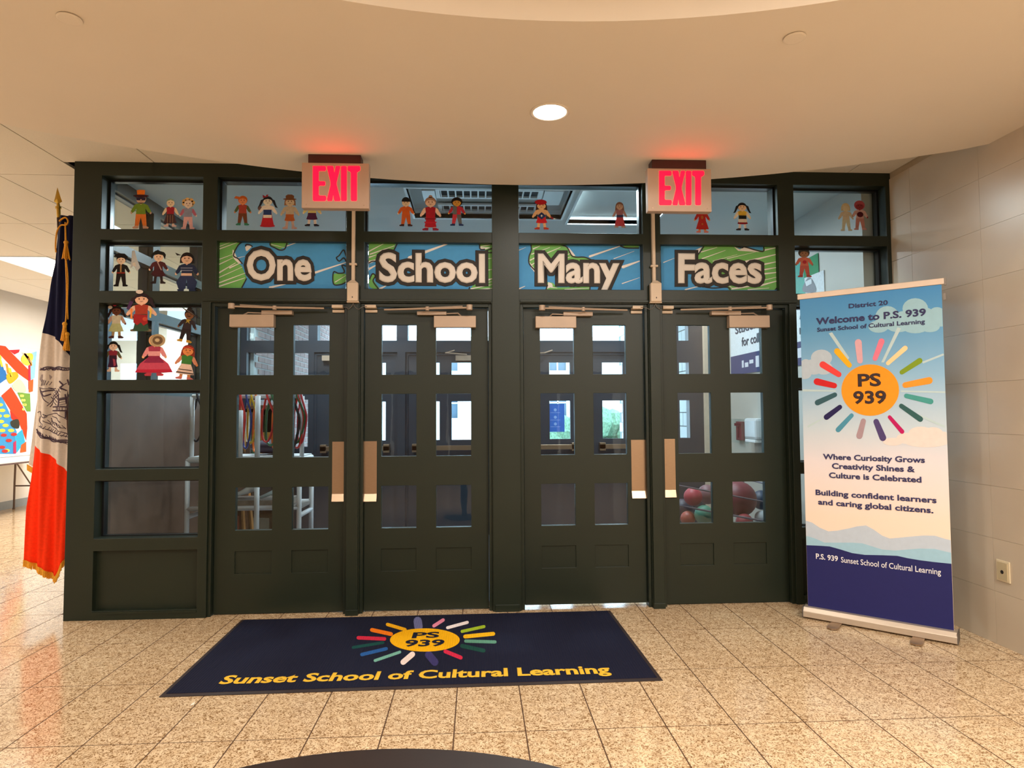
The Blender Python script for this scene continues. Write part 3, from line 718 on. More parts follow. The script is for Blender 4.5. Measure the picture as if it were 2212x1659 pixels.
# ============================================================ PAPER DOLLS
def doll(label, cx, top, bot, skin='#e3bfa0', hair='#241a17', style='cap', hat=None, hatc='#222222', topc='#8a3324', sleeve=None, low='pants', lowc='#3a2a26',
         legc=None, shoe='#2a2020', w=1.0, tilt=0, y=None, extras=(), face=True, name='paper_doll', armd=1.0, hem=.12):
    y = y if y is not None else Y0+.045
    b = at(cx, bot, y); tpt = at(cx, top, y); H = tpt.z-b.z
    t = thing(name, (b.x, y, b.z), label, 'paper doll', 'paper dolls taped to the windows')
    t.rotation_euler = (0, tilt, 0)
    def P(nm, polys, col, lay, lab=None):
        g = MB()
        for pts in polys: g.poly([(u*H*w, -.0012*lay, v*H) for u, v in pts], (0, .0009, 0))
        return obj(nm, g, paper(col), t, local=True)
    sleeve = sleeve or topc; legc = legc or skin
    hv, rx, ry = .78, .125, .125
    if style in ('cap', 'pony', 'braids', 'bun', 'long', 'bob'): P('hair', [ellipse(0, hv+.025, rx*1.13, ry*1.1, 18)] + ([[(-.15, .80), (-.17, .55), (-.07, .52), (.07, .52), (.17, .55), (.15, .80)]] if style == 'long' else []) + ([[(-.15, .82), (-.16, .68), (.16, .68), (.15, .82)]] if style == 'bob' else []), hair, 1)
    if style == 'afro': P('hair', [ellipse(0, hv+.03, rx*1.35, ry*1.25, 20)], hair, 1)
    if style == 'curly': P('hair', [ellipse(.13*math.cos(a*.9), hv+.05+.09*math.sin(a*.9), .075, .07, 10) for a in range(7)], hair, 1)
    if style == 'pony': P('ponytail', [[(-.08, .90), (-.22, .93), (-.27, .86), (-.19, .84), (-.10, .82)]], hair, 2)
    if style == 'braids':
        for s in (-1, 1): P('braid', [[(s*.10, .86), (s*.19, .82), (s*.24, .66), (s*.28, .58), (s*.21, .60), (s*.15, .72)]], hair, 2)
    if style == 'bun': P('hair_bun', [ellipse(0, .95, .05, .045, 10)], hair, 1)
    P('head', [ellipse(0, hv, rx, ry, 20)], skin, 3)
    if style in ('cap', 'pony', 'braids', 'bun', 'long', 'afro', 'bob'):
        P('fringe', [[(rx*1.02*math.cos(a), hv+ry*1.05*math.sin(a)) for a in [PI*k/10 for k in range(11)]][::1]+[(-.09, hv+.05), (0, hv+.075), (.09, hv+.05)]], hair, 4)
    if face: P('face_features', [ellipse(-.045, hv+.015, .014, .016, 8), ellipse(.045, hv+.015, .014, .016, 8), [(-.04, hv-.045), (0, hv-.06), (.04, hv-.045), (0, hv-.048)]], '#4a2620' if lin(skin)[0] > .15 else '#120c0a', 4)
    if hat == 'tophat': P('hat', [[(-.09, hv+.08), (-.11, 1.0), (-.05, 1.02), (.1, 1.01), (.09, hv+.08)]], hatc, 5); P('hat_brim', [ellipse(0, hv+.075, .2, .035, 16)], '#3c1418', 6)
    if hat == 'wide': P('hat', [[(-.2, hv+.1), (-.17, hv+.16), (-.08, hv+.20), (.1, hv+.19), (.2, hv+.10), (.19, hv+.0), (.12, hv+.09), (0, hv+.11), (-.13, hv+.08)]], hatc, 5)
    if hat == 'bowler': P('hat', [[(-.11, hv+.07), (-.12, hv+.17), (-.06, .99), (.06, .99), (.12, hv+.17), (.11, hv+.07)]], hatc, 5); P('hat_brim', [ellipse(0, hv+.075, .19, .028, 16)], hatc, 6)
    if hat == 'skull': P('hat', [[(.135*math.cos(a), hv+.035+.15*math.sin(a)) for a in [PI*k/10 for k in range(11)]]], hatc, 5)
    if hat == 'beret': P('hat', [ellipse(-.02, hv+.11, .17, .085, 18)], hatc, 5)
    if hat == 'hood': P('hat', [[(-.19, hv-.06), (-.2, hv+.08), (-.1, .96), (-.01, 1.0), (.02, .97), (.15, .93), (.2, hv+.08), (.18, hv-.07), (.12, hv+.06), (0, hv+.09), (-.12, hv+.06)]], hatc, 5)
    if hat == 'sombrero': P('hat', [[(-.26, hv+.19), (-.1, hv+.14), (-.05, hv+.23), (.03, hv+.22), (.07, hv+.10), (.28, hv-.03), (.24, hv-.06), (.05, hv+.04), (-.12, hv+.10)]], hatc, 5); P('hat_trim', [[(-.2, hv+.16), (-.1, hv+.12), (.05, hv+.06), (.22, hv-.03), (.05, hv+.075), (-.1, hv+.135)]], '#8a7a68', 6)
    if hat == 'bow': P('hat', [[(-.05, .93), (-.14, .98), (-.13, .88), (0, .92), (.02, .99), (-.04, .98)]], hatc, 5)
    # arms
    for s in (-1, 1):
        P('arm', [[(s*.10, .645), (s*.17, .62), (s*.255*armd, .46), (s*.22*armd, .41), (s*.17*armd, .44), (s*.11, .54)]], sleeve, 2)
        P('hand', [ellipse(s*.24*armd, .42, .028, .036, 10)], skin, 1)
    P('neck', [[(-.04, .68), (.04, .68), (.05, .62), (-.05, .62)]], skin, 2)
    P('torso', [[(-.04, .665), (-.13, .64), (-.115, .5), (-.12, .38), (.12, .38), (.115, .5), (.13, .64), (.04, .665), (0, .63)]], topc, 3)
    if low == 'pants':
        for s in (-1, 1): P('leg', [[(0, .41), (s*.125, .41), (s*.15, .07), (s*.055, .07), (s*.0, .30)]], lowc, 2)
    elif low == 'split':
        for s, c in ((-1, lowc), (1, '#5d5f60')): P('leg', [[(0, .41), (s*.125, .41), (s*.15, .07), (s*.055, .07), (s*.0, .30)]], c, 2)
    else:
        for s in (-1, 1): P('leg', [[(s*.02, .35), (s*.1, .35), (s*.13, .05), (s*.06, .05)]], legc, 1)
        ww = {'skirt': .19, 'dress': .21, 'narrow': .15, 'wide': .40, 'shorts': .16}[low]; hm = {'shorts': .22}.get(low, hem)
        P('skirt', [[(-.11, .42), (.11, .42), (ww*.75, (.42+hm)/2+.02), (ww, hm), (ww*.4, hm-.015), (-ww*.4, hm-.015), (-ww, hm), (-ww*.75, (.42+hm)/2+.02)]], lowc, 4)
    for s in (-1, 1): P('shoe', [[(s*.05, .07), (s*.13, .075), (s*.21, .035), (s*.19, .0), (s*.06, .0)]], shoe, 3)
    for nm, col, pts, lay in extras: P(nm, [pts], col, lay)
    return t
YG, YR = Y0+.093, Y0+.048   # dolls on the deep side glass / on the transom glass
def R_(x0, z0, x1, z1): return [(x0, z0), (x1, z0), (x1, z1), (x0, z1)]
doll('paper doll in orange top hat, sunglasses and green shirt, top left window', 304, 412, 494, '#c9a58f', style='none', hat='tophat', hatc='#e07418', topc='#6d8c2c', low='pants', lowc='#d9762f', shoe='#c99a7e', y=YG, extras=[('sunglasses', '#2a1f38', [(-.12, .82), (.12, .82), (.11, .74), (.03, .74), (0, .78), (-.03, .74), (-.11, .74)], 5), ('hair', '#3a2b22', [(-.09, .68), (.09, .68), (0, .65)], 4)])
doll('bald pale paper doll in red collar and striped dark dress', 368, 425, 490, '#e3cdb0', style='none', topc='#9c2230', sleeve='#e3cdb0', low='dress', lowc='#4b3134', shoe='#e0b9b0', y=YG, extras=[('stripe', '#8b6a50', R_(-.09, .13, -.07, .38), 5), ('stripe', '#8b6a50', R_(-.01, .13, .01, .38), 5), ('stripe', '#8b6a50', R_(.07, .13, .09, .38), 5), ('bonnet', '#7f9a8d', [(-.13, .84), (-.09, .91), (0, .94), (.09, .91), (.13, .84), (0, .89)], 4)])
doll('faded paper doll with curly yellow hair and pink trousers', 406, 426, 495, '#e4cfc0', '#dcae6c', 'curly', topc='#8a8fa6', sleeve='#b5667c', low='pants', lowc='#dfaaa8', shoe='#dba9a4', y=YG)
doll('paper doll in wide black hat and black jacket, left bay second window', 261, 546, 619, '#edd2b8', style='cap', hat='wide', hatc='#1e1a19', topc='#211c1b', low='pants', lowc='#241c1b', shoe='#1d1716', y=YG, extras=[('shirt_front', '#b8925c', R_(-.02, .40, .02, .63), 5), ('belt', '#8f2a1c', R_(-.12, .38, .12, .42), 5)])
doll('paper doll in black hood and crossed maroon robe', 342, 540, 613, '#e8c3a5', style='none', hat='hood', hatc='#1c1a16', topc='#4d2024', low='shorts', lowc='#3e1c20', legc='#2c1f1d', shoe='#2c1f1d', y=YG, w=1.05, extras=[('robe_trim', '#b59a94', [(-.04, .64), (.09, .36), (.11, .38), (-.02, .66)], 5), ('robe_skirt', '#43191e', [(-.12, .4), (.12, .4), (.22, .22), (0, .27), (-.2, .26)], 5)])
doll('paper doll in navy striped top and baggy navy trousers', 403, 540, 629, '#d9b094', '#241a18', 'bob', topc='#232b47', low='pants', lowc='#26304f', shoe='#2a3350', y=YG, w=1.05, extras=[('stripe', '#8f93a8', R_(-.13, .55, .13, .565), 5), ('stripe', '#8f93a8', R_(-.13, .49, .13, .505), 5), ('midriff', '#dcb59a', R_(-.12, .37, .12, .43), 5), ('trouser_flare', '#2b3556', [(-.13, .38), (-.23, .22), (-.18, .06), (-.02, .05), (0, .3), (.02, .05), (.2, .06), (.24, .22), (.13, .38)], 4), ('braid_end', '#2a1f1c', [(-.12, .87), (-.26, .93), (-.22, .86)], 5)])
g = MB(); a = at(293, 585, YG)
pts = [(285, 542), (291, 541), (296, 560), (303, 578), (296, 586), (289, 574), (281, 580), (284, 562)]
t = thing('paper_tower', tuple(a), 'pale grey paper cut-out of a tower between two black-hatted dolls', 'paper cut-out')
obj('tower', MB().poly([tuple(at(u, v, YG)) for u, v in pts], (0, .001, 0)), paper('#b9bcbc'), t)
obj('tower_foil', MB().poly([tuple(at(u, v, YG-.001)) for u, v in [(286, 568), (292, 566), (294, 576), (287, 574)]], (0, .001, 0)), mat('silver_foil', '#d8d8d8', .2, metal=1, noise=.05), t)
doll('large paper doll with dark braids in red and green dress, head overlapping the rail', 305, 628, 716, '#e8b79a', '#2a1a20', 'braids', topc='#a33a26', sleeve='#e3b499', low='narrow', lowc='#2f4a35', shoe='#6f5f45', y=Y0-.004, w=1.25, hem=.02, armd=1.1,
     extras=[('apron', '#9c1f22', [(-.14, .42), (.12, .40), (.13, .2), (.05, .14), (0, .22), (-.07, .15), (-.14, .22)], 6), ('ribbon', '#e8853e', [(-.2, .55), (-.17, .56), (-.16, .30), (-.2, .32)], 6), ('sash', '#e9c04e', [(.17, .6), (.2, .5), (.19, .33), (.16, .34)], 6), ('flower', '#c1442e', ellipse(.08, .30, .05, .05, 10), 7), ('hat_flower', '#d8c9bd', ellipse(-.04, .97, .07, .05, 10), 5), ('braid_bow', '#4b2b52', [(-.22, .75), (-.15, .72), (-.23, .52), (-.28, .55)], 5)])
doll('brown-faced paper doll in pale green dress with red and green hair ornaments', 251, 655, 731, '#6b3b25', '#2a1815', 'braids', topc='#d3c9ae', sleeve='#c09a86', low='dress', lowc='#b7bb86', legc='#a78c66', shoe='#4b2a26', y=YG, w=1.0, hem=.2, extras=[('red_flower', '#b02d45', ellipse(-.05, .96, .06, .05, 10), 5), ('green_leaf', '#3f6b45', ellipse(.12, .93, .05, .04, 10), 5), ('cream_flower', '#ddd0c0', ellipse(-.17, .88, .06, .05, 10), 5)])
doll('brown paper doll in black sombrero, dark suit and yellow boots', 398, 663, 739, '#7d5232', '#201512', 'cap', hat='sombrero', hatc='#2b2322', topc='#33282a', low='pants', lowc='#2a1d20', shoe='#b98a2b', y=YG, tilt=.17, extras=[('neck_bow', '#a98f35', [(-.08, .65), (.08, .65), (.03, .60), (.06, .53), (0, .58), (-.06, .53), (-.03, .60)], 5), ('moustache', '#1a1210', R_(-.05, .735, .05, .75), 6)])
doll('pale paper doll with long black braids, red scarf and purple skirt', 244, 733, 803, '#ecc9b0', '#14110f', 'braids', topc='#8b2a38', sleeve='#5c5638', low='narrow', lowc='#3d1c38', shoe='#e6c3ab', y=YG, hem=.15, extras=[('skirt_panel', '#a8465a', [(0, .40), (.07, .38), (.1, .2), (.04, .16)], 6), ('waist', '#3a2030', R_(-.1, .40, .1, .50), 5)])
doll('paper doll in tiered pink gown, face hidden by a woven sun hat', 333, 714, 812, '#ecae78', style='none', topc='#a83a52', sleeve='#e08d8c', low='wide', lowc='#c9475e', shoe='#c23a48', y=YG, hem=.08, face=False, extras=[('hat_disc', '#b59a72', ellipse(.07, .78, .165, .14, 24), 6), ('hat_pattern', '#6f553a', ellipse(.07, .78, .11, .095, 20), 7), ('hat_crown', '#cbb188', ellipse(.065, .785, .05, .04, 14), 8), ('bodice_band', '#e49a98', R_(-.13, .44, .13, .54), 5), ('hem_tier', '#c0203a', [(-.36, .14), (.36, .14), (.40, .075), (-.40, .075)], 6), ('waist_tier', '#8e2446', [(-.12, .42), (.12, .42), (.22, .29), (-.22, .29)], 6)])
doll('orange-haired paper doll in green top and white skirt with black stripes', 398, 740, 820, '#e08a4c', '#8e3422', 'long', topc='#3e7a34', sleeve='#d48c6c', low='dress', lowc='#e6c4b0', shoe='#d9776c', y=YG, tilt=.12, w=1.15, hem=.15, extras=[('skirt_stripe', '#33211d', [(-.2, .2), (.2, .19), (.2, .165), (-.2, .175)], 6), ('skirt_stripe', '#33211d', [(-.15, .28), (.15, .27), (.15, .25), (-.15, .26)], 6), ('headband', '#d8472a', [(-.12, .86), (0, .9), (.12, .86), (.12, .83), (0, .87), (-.12, .83)], 6)])
doll('orange-haired paper doll with side ponytail and green shoes', 524, 419, 487, '#d8895a', '#b85a1e', 'pony', topc='#9c3d30', sleeve='#4a5a34', low='pants', lowc='#6a3b22', shoe='#2f7358', y=YR)
doll('pale paper doll with black pigtails, red bow and navy waistband', 578, 420, 490, '#ded8c8', '#1c1c26', 'braids', hat='bow', hatc='#8e2230', topc='#dcd2c6', low='skirt', lowc='#b01e2a', shoe='#b01e2a', y=YR, w=1.08, hem=.0, extras=[('waistband', '#24396b', R_(-.11, .36, .11, .52), 5), ('midriff', '#ddd2c4', R_(-.115, .27, .115, .36), 5), ('fan', '#6b4f4a', [(-.28, .55), (-.21, .65), (-.16, .6), (-.23, .49)], 3)])
doll('paper doll in brown bowler hat and orange brown skirt', 626, 420, 495, '#c9b597', '#9a6a4a', 'bob', hat='bowler', hatc='#6e4426', topc='#b5a690', low='narrow', lowc='#a65526', legc='#bba095', shoe='#c29a8e', y=YR, hem=.24)
doll('paper doll in yellow shirt and purple shorts half hidden by the left exit sign', 674, 421, 489, '#e0c8a8', style='cap', hat='wide', hatc='#4a1820', topc='#cdbf78', low='shorts', lowc='#4a1f42', legc='#d8ccc4', shoe='#241d26', y=YR, w=1.1)
doll('paper doll in black cap and plain orange suit', 877, 424, 489, '#dcc2a0', style='none', hat='skull', hatc='#171514', topc='#c1571c', low='pants', lowc='#bb5620', shoe='#3c2220', y=YR, w=1.05)
doll('paper doll with hair bun in red ruffled dress', 930, 421, 498, '#dcb8a0', '#a5806a', 'bun', topc='#9a1824', sleeve='#dcb8a0', low='narrow', lowc='#a01422', shoe='#8c1830', y=YR, w=1.1, hem=.1, extras=[('ruffle', '#b01a2c', [(-.16, .24), (.16, .24), (.14, .2), (-.14, .2)], 5), ('ruffle', '#7d101c', [(-.15, .34), (.15, .34), (.13, .3), (-.13, .3)], 5)])
doll('paper doll with black hair in half grey half red suit', 987, 424, 488, '#c58f3a', '#1e1512', 'afro', topc='#b02534', sleeve='#a32434', low='split', lowc='#b23340', shoe='#1f2f58', y=YR, w=1.1, extras=[('grey_half', '#5d5f60', [(-.04, .665), (-.13, .64), (-.115, .5), (-.12, .38), (0, .38), (0, .63)], 5)])
doll('paper doll in red beret and red skirt holding a blue diamond badge', 1170, 430, 496, '#d8ab7c', '#3a1f16', 'long', hat='beret', hatc='#a81420', topc='#d3a678', low='shorts', lowc='#bb1a24', shoe='#a33420', y=YR, w=1.15, extras=[('diamond_badge', '#232f5a', [(-.13, .44), (0, .56), (.13, .44), (0, .32)], 6), ('badge_centre', '#c9bda8', [(-.03, .44), (0, .48), (.03, .44), (0, .40)], 7), ('flag', '#8c1f2c', [(.24, .44), (.34, .38), (.30, .32)], 3), ('flag_tip', '#d8e0e0', [(.34, .37), (.42, .36), (.34, .33)], 3)])
doll('paper doll with long brown hair, mauve top and navy waistband', 1339, 433, 492, '#b89a84', '#7d5a48', 'long', topc='#8e6068', sleeve='#a4827c', low='skirt', lowc='#a53a44', shoe='#a08478', y=YR, w=1.0, hem=.07, extras=[('waistband', '#2c2f55', R_(-.12, .37, .12, .46), 5)])
doll('paper doll in long red dress half hidden by the right exit sign', 1517, 437, 503, '#cf8f42', '#1c1614', 'long', topc='#a3251e', sleeve='#a3251e', low='dress', lowc='#a3221c', shoe='#cf7a6c', y=YR, extras=[('gold_pattern', '#a8642a', ellipse(0, .5, .04, .06, 10), 5), ('gold_pattern', '#a8642a', ellipse(0, .28, .03, .03, 10), 6)])
doll('paper doll with thin black braids, yellow top and black waistband', 1604, 434, 498, '#dcc0a0', '#1b1b1e', 'braids', topc='#cdaa3a', sleeve='#d6cbb6', low='shorts', lowc='#7c1426', legc='#d3cac6', shoe='#251a20', y=YR, w=1.1, extras=[('waistband', '#161a1c', R_(-.12, .38, .12, .5), 5), ('white_skirt', '#ccc6ba', R_(-.13, .27, .13, .38), 5)])
doll('faded cream paper doll in the top right window', 1828, 435, 499, '#c9bfa0', '#c7b890', 'bob', topc='#c3b9a4', low='pants', lowc='#bdbfa9', shoe='#bfc0ae', y=YG, face=False)
doll('pink and red paper doll with dark red belly patch, top right window', 1858, 431, 497, '#8a3038', '#a54a52', 'afro', topc='#c09a94', low='pants', lowc='#b07a72', shoe='#b88a84', y=YG, w=1.05, extras=[('belly_patch', '#4a0f1c', ellipse(0, .5, .1, .09, 14), 6)])
doll('brown-faced paper doll in salmon suit, right bay second window', 1738, 534, 599, '#9a6e50', '#4a4238', 'afro', topc='#c46a54', low='pants', lowc='#b5594c', shoe='#a3483e', y=YG, w=1.15, extras=[('shirt_mark', '#b03038', ellipse(0, .5, .06, .06, 10), 6)])

# ============================================================ EXIT SIGNS
RED = mat('exit_red_led', '#ff0000', .5, emit='#ff0026', estr=1); 
_b = RED.node_tree.nodes['Principled BSDF']; _b.inputs['Emission Color'].default_value = (1, 0.0, .012, 1); _b.inputs['Emission Strength'].default_value = 5.0
def exit_sign(label, face, can, box):
    """face = pixel quad x0,y0,x1,y1 ; can = canopy ; letters box"""
    y = 3.99
    a, b = at(face[0], face[3], y), at(face[2], face[1], y)
    t = thing('exit_sign', ((a.x+b.x)/2, y+.03, a.z), label, 'exit sign', 'lit exit signs hanging from the ceiling')
    obj('housing', MB().box((a.x, y, a.z), (b.x, y+.055, b.z)), SIGNBODY, t, bevel=.004)
    c, d = at(can[0], can[3], y+.0), at(can[2], can[1], y)
    obj('canopy', MB().box((c.x, y+.005, b.z+.001), (d.x, y+.09, ZG-.0005)), MAROON, t, bevel=.003)
    obj('screws', MB().cyl((a.x+.03, y-.002, a.z+.02), (a.x+.03, y, a.z+.02), .004, 8).cyl((b.x-.03, y-.002, a.z+.02), (b.x-.03, y, a.z+.02), .004, 8), STEEL, t)
    x0, y0, x1, y1 = box
    def q(u, v): p = at(x0+(x1-x0)*u, y0+(y1-y0)*v, y-.002); return (p.x, p.y, p.z)
    L = [[(0, 0), (.26, 0), (.275, .05), (.275, .10), (.26, .14), (.13, .14), (.12, .17), (.12, .42), (.14, .44), (.245, .44), (.26, .47), (.26, .53), (.245, .56), (.14, .56), (.12, .59), (.12, .82), (.14, .85), (.26, .85), (.28, .89), (.28, .95), (.26, 1), (.02, 1), (0, .97)],
         [(.30, 0), (.42, 0), (.435, .05), (.445, .18), (.46, .18), (.48, .03), (.49, 0), (.57, 0), (.575, .04), (.50, .46), (.50, .54), (.58, .95), (.57, 1), (.46, 1), (.445, .95), (.435, .84), (.425, .84), (.41, .97), (.40, 1), (.31, 1), (.30, .95), (.375, .54), (.375, .46), (.30, .05)],
         [(.61, 0), (.70, 0), (.715, .03), (.715, .97), (.70, 1), (.61, 1), (.595, .97), (.595, .03)],
         [(.745, 0), (.98, 0), (1, .03), (1, .12), (.97, .15), (.94, .17), (.93, .20), (.93, .97), (.915, 1), (.82, 1), (.805, .97), (.805, .20), (.79, .16), (.75, .14), (.735, .11), (.735, .03)]]
    for pts in L:
        obj('letter', MB().poly([q(u, v) for u, v in pts], (0, .002, 0)), RED, t)
    return t
exit_sign('left red lit EXIT sign above the first pair of doors', (651, 353, 797, 449), (665, 328, 779, 350), (676, 358.5, 778, 434))
exit_sign('right red lit EXIT sign above the second pair of doors', (1400, 365, 1536, 456), (1409, 341, 1526, 363), (1424, 369, 1521, 443))

# conduits, junction boxes and contact cables
for i, (bx, by, cx, sy, c1, c2, lab) in enumerate((((749.5, 773), (610, 650), 763, 571, (744, 664), (789, 663), 'left'), ((1406.5, 1429), (611, 651), 1413, 575, (1387, 664), (1429, 664), 'right'))):
    y = Y0-.022
    a, b = at(bx[0], by[1], y-.04), at(bx[1], by[0], y-.04)
    t = thing('junction_box', ((a.x+b.x)/2, y, a.z), 'small beige junction box on the mullion below the %s exit sign' % lab, 'junction box', 'junction boxes on the mullions')
    obj('cover', MB().box((a.x, y-.042, a.z), (b.x, y, b.z)), BEIGE, t, bevel=.004)
    obj('shoulder', MB().poly([(a.x+.004, y-.042, b.z), (b.x-.004, y-.042, b.z), ((a.x+b.x)/2+.012, y-.025, b.z+.02), ((a.x+b.x)/2-.012, y-.025, b.z+.02)], (0, .02, 0)), BEIGE, t)
    obj('base_rim', MB().box((a.x-.004, y-.03, a.z-.008), (b.x+.004, y, a.z)), BEIGE, t)
    obj('slot', MB().box(((a.x+b.x)/2-.003, y-.0435, a.z+.022), ((a.x+b.x)/2+.003, y-.042, a.z+.032)), BLK_, t)
    p = at(cx, by[0], y); top = 3.19
    t = thing('conduit', (p.x, y, b.z), 'thin beige surface conduit running up from the %s junction box' % lab, 'conduit', 'beige conduits on the mullions')
    obj('tube', MB().box((p.x-.011, y-.012, b.z+.006), (p.x+.011, Y0+.0, top)), BEIGE, t, bevel=.003)
    s = at(cx, sy, y)
    obj('strap', MB().box((s.x-.026, y-.014, s.z-.007), (s.x+.026, y+.01, s.z+.007)), BEIGE, t, bevel=.002)
    mid = ((a.x+b.x)/2, y-.01, a.z-.008)
    for (cxx, cyy), sd, w_ in ((c1, -1, 'left'), (c2, 1, 'right')):
        e = at(cxx, cyy, Y0-.005)
        pts = [mid, (mid[0]+sd*.010, y-.012, mid[2]-.025), (mid[0]+sd*.035, y-.004, mid[2]-.045), (e.x-sd*.02, Y0-.014, e.z-.002), (e.x+sd*.01, Y0+.0, e.z+.003)]
        single('cable', MB().tube(smooth_poly(pts, 4, False), .0022, 5), mat('dark_cable', '#6b625a', .6, noise=.05), 'thin cable curving %s from the %s junction box to a door contact' % (w_, lab), 'cable', 'thin contact cables', smooth=True)

# downlight and sprinkler covers
t = thing('ceiling_lamp', (.397, 3.378, ZG), 'round lit recessed lamp in the smooth curved ceiling', 'ceiling lamp')
g = MB(); g.lathe((.397, 3.378, ZG), [(.088, .001), (.106, .001), (.108, -.003), (.100, -.006), (.090, -.004), (.088, .001)], 40); 
obj('trim_ring', g, GYP, t, smooth=True)
g = MB(); g.poly([(.397+.089*math.cos(2*PI*i/40), 3.378+.089*math.sin(2*PI*i/40), ZG-.003) for i in range(40)], (0, 0, .002))
obj('lens', g, mat('lamp_lens', '#ffffff', .4, emit='#fff3e2', estr=9, noise=.01), t)
for x, y, lab in ((-1.652, 2.643, 'left'), (1.378, 2.643, 'right')):
    g = MB(); g.lathe((x, y, ZG), [(.0, -.009), (.040, -.009), (.046, -.007), (.046, -.004), (.02, -.003), (.0, -.001)], 28)
    single('sprinkler_cover', g, GYP, 'round white concealed sprinkler cover, %s one in the ceiling' % lab, 'sprinkler cover', 'ceiling sprinkler covers', smooth=False)
# added light panels, unseen behind the viewer, that brighten the lobby
for i, (x, y) in enumerate(LOBBY):
    t = thing('fill_light_panel', (x, y, 3.255), 'added square light panel in the dome, unseen behind the viewer', 'ceiling light', 'added square light panels')
    obj('diffuser', MB().box((x-.28, y-.28, 3.262), (x+.28, y+.28, 3.275)), mat('panel_diffuser', '#ffffff', .5, emit='#ffe2bd', estr=3, noise=.01), t)
    g = MB(); g.slab(x-.31, x+.31, y-.31, y+.31, 3.25, 3.28, [(x-.28, x+.28, y-.28, y+.28)])
    for v in g.bm.verts: v.co = Vector((v.co.x, v.co.z, v.co.y))
    obj('frame', g, WHT, t)
for j in (2, 0, -2, -4, 4):  # one troffer is seen; the rest are added to brighten the corridor
    x0, y0 = -2.92-.635*4, 4.90+1.27*j
    t = thing('troffer_light', (x0+.3175, y0+.635, 3.19), 'rectangular fluorescent ceiling light in the corridor tile ceiling, %s' % {2: 'the one seen beside the flag', 0: 'an added one before the flag', -2: 'an added one left of the lobby', -4: 'an added one behind the viewer', 4: 'an added one farthest along'}[j], 'ceiling light', 'corridor ceiling lights')
    obj('diffuser', MB().box((x0+.02, y0+.02, 3.195), (x0+.615, y0+1.25, 3.21)), TROF, t)
    g = MB(); g.slab(x0+.003, x0+.632, y0+.003, y0+1.267, 3.19, 3.22, [(x0+.02, x0+.615, y0+.02, y0+1.25)])
    for v in g.bm.verts: v.co = Vector((v.co.x, v.co.z, v.co.y))
    obj('frame', g, WHT, t)
for x, y, s in ((-1.231, 7.158, 'left'), (1.863, 7.127, 'right')):
    t = thing('entry_lamp', (x, y, 3.19), 'bright round lamp in the vestibule ceiling, %s one' % s, 'ceiling lamp', 'vestibule ceiling lamps')
    g = MB(); g.lathe((x, y, 3.2), [(.07, 0), (.095, 0), (.095, -.008), (.07, -.006), (.07, 0)], 28); obj('trim_ring', g, WHT, t)
    obj('lens', MB().cyl((x, y, 3.190), (x, y, 3.199), .07, 28), mat('entry_lens', '#ffffff', .4, emit='#f4fbff', estr=14, noise=.01), t)

# ============================================================ ROLL-UP BANNER
BA = Vector((2.244, 4.354, 0)); BB = Vector((2.875, 3.793, 0)); BW = (BB-BA).length; BAX = (BB-BA).normalized(); BN = Vector((-BAX.y, BAX.x, 0))   # BN points away from the viewer
ban = thing('roll_up_banner', tuple(BA), 'tall printed roll-up banner with a sun emblem standing before the right wall', 'banner', rz=math.atan2(BAX.y, BAX.x))
def Bp(px, py, d=0.0):                 # pixel -> banner-local point (x along, -y to the viewer)
    r = ray(px, py); t = ((BA-CAM).dot(BN))/r.dot(BN); q = CAM+r*t
    return Vector(((q-BA).dot(BAX), -d, q.z))
SHEET_L, SHEET_R, ZT, ZB = .012, .838, 2.185, .07
def banner_print():
    m = bpy.data.materials.new('banner_print'); m.use_nodes = True; nt = m.node_tree; b = nt.nodes['Principled BSDF']
    L = nt.links.new; N = nt.nodes.new
    tc = N('ShaderNodeTexCoord'); sx = N('ShaderNodeSeparateXYZ'); L(tc.outputs['Object'], sx.inputs[0])
    nz = N('ShaderNodeTexNoise'); nz.inputs['Scale'].default_value = 3; nz.inputs['Detail'].default_value = 5; L(tc.outputs['Object'], nz.inputs['Vector'])
    ml = N('ShaderNodeMath'); ml.operation = 'MULTIPLY_ADD'; L(nz.outputs['Fac'], ml.inputs[0]); ml.inputs[1].default_value = .12; L(sx.outputs['Z'], ml.inputs[2])
    mr = N('ShaderNodeMapRange'); mr.inputs['From Min'].default_value = 0; mr.inputs['From Max'].default_value = 2.25; L(ml.outputs[0], mr.inputs[0])
    r = N('ShaderNodeValToRGB'); L(mr.outputs[0], r.inputs[0]); e = r.color_ramp.elements
    e[0].position = 0; e[0].color = lin('#f0d9c4'); e[1].position = 1; e[1].color = lin('#4790cc')
    for p, c in ((.34, '#f2dcca'), (.5, '#e6dde0'), (.6, '#c6d6e2'), (.75, '#90bcdc'), (.9, '#5c9dcc')):
        k = e.new(p); k.color = lin(c)
    L(r.outputs[0], b.inputs['Base Color']); b.inputs['Roughness'].default_value = .45; b.inputs['Specular IOR Level'].default_value = .3
    return m
sheet = obj('printed_sheet', MB().box((SHEET_L, -.002, ZB), (SHEET_R, .0, ZT)), banner_print(), ban, local=True)
obj('top_bar', MB().box((-.002, -.010, ZT-.004), (.852, .010, ZT+.034)), mat('pale_aluminium', '#e0cdbb', .4, metal=.3, noise=.04, nscale=10), ban, bevel=.003, local=True)
g = MB().box((.853, -.008, ZT-.01), (.862, .012, ZT+.035)).box((.845, .0, ZT-.10), (.858, .012, ZT-.06)); obj('top_bar_end_cap', g, mat('grey_plastic', '#86807a', .5, noise=.05), ban, local=True)
g = MB(); g.tube([(.425, .05, .06), (.425, .03, ZT+.01)], .009, 8); obj('support_pole', g, STEEL, ban, local=True)
g = MB(); prof = [(-.055, .012), (-.055, .05), (-.035, .076), (.03, .078), (.055, .055), (.055, .012)]
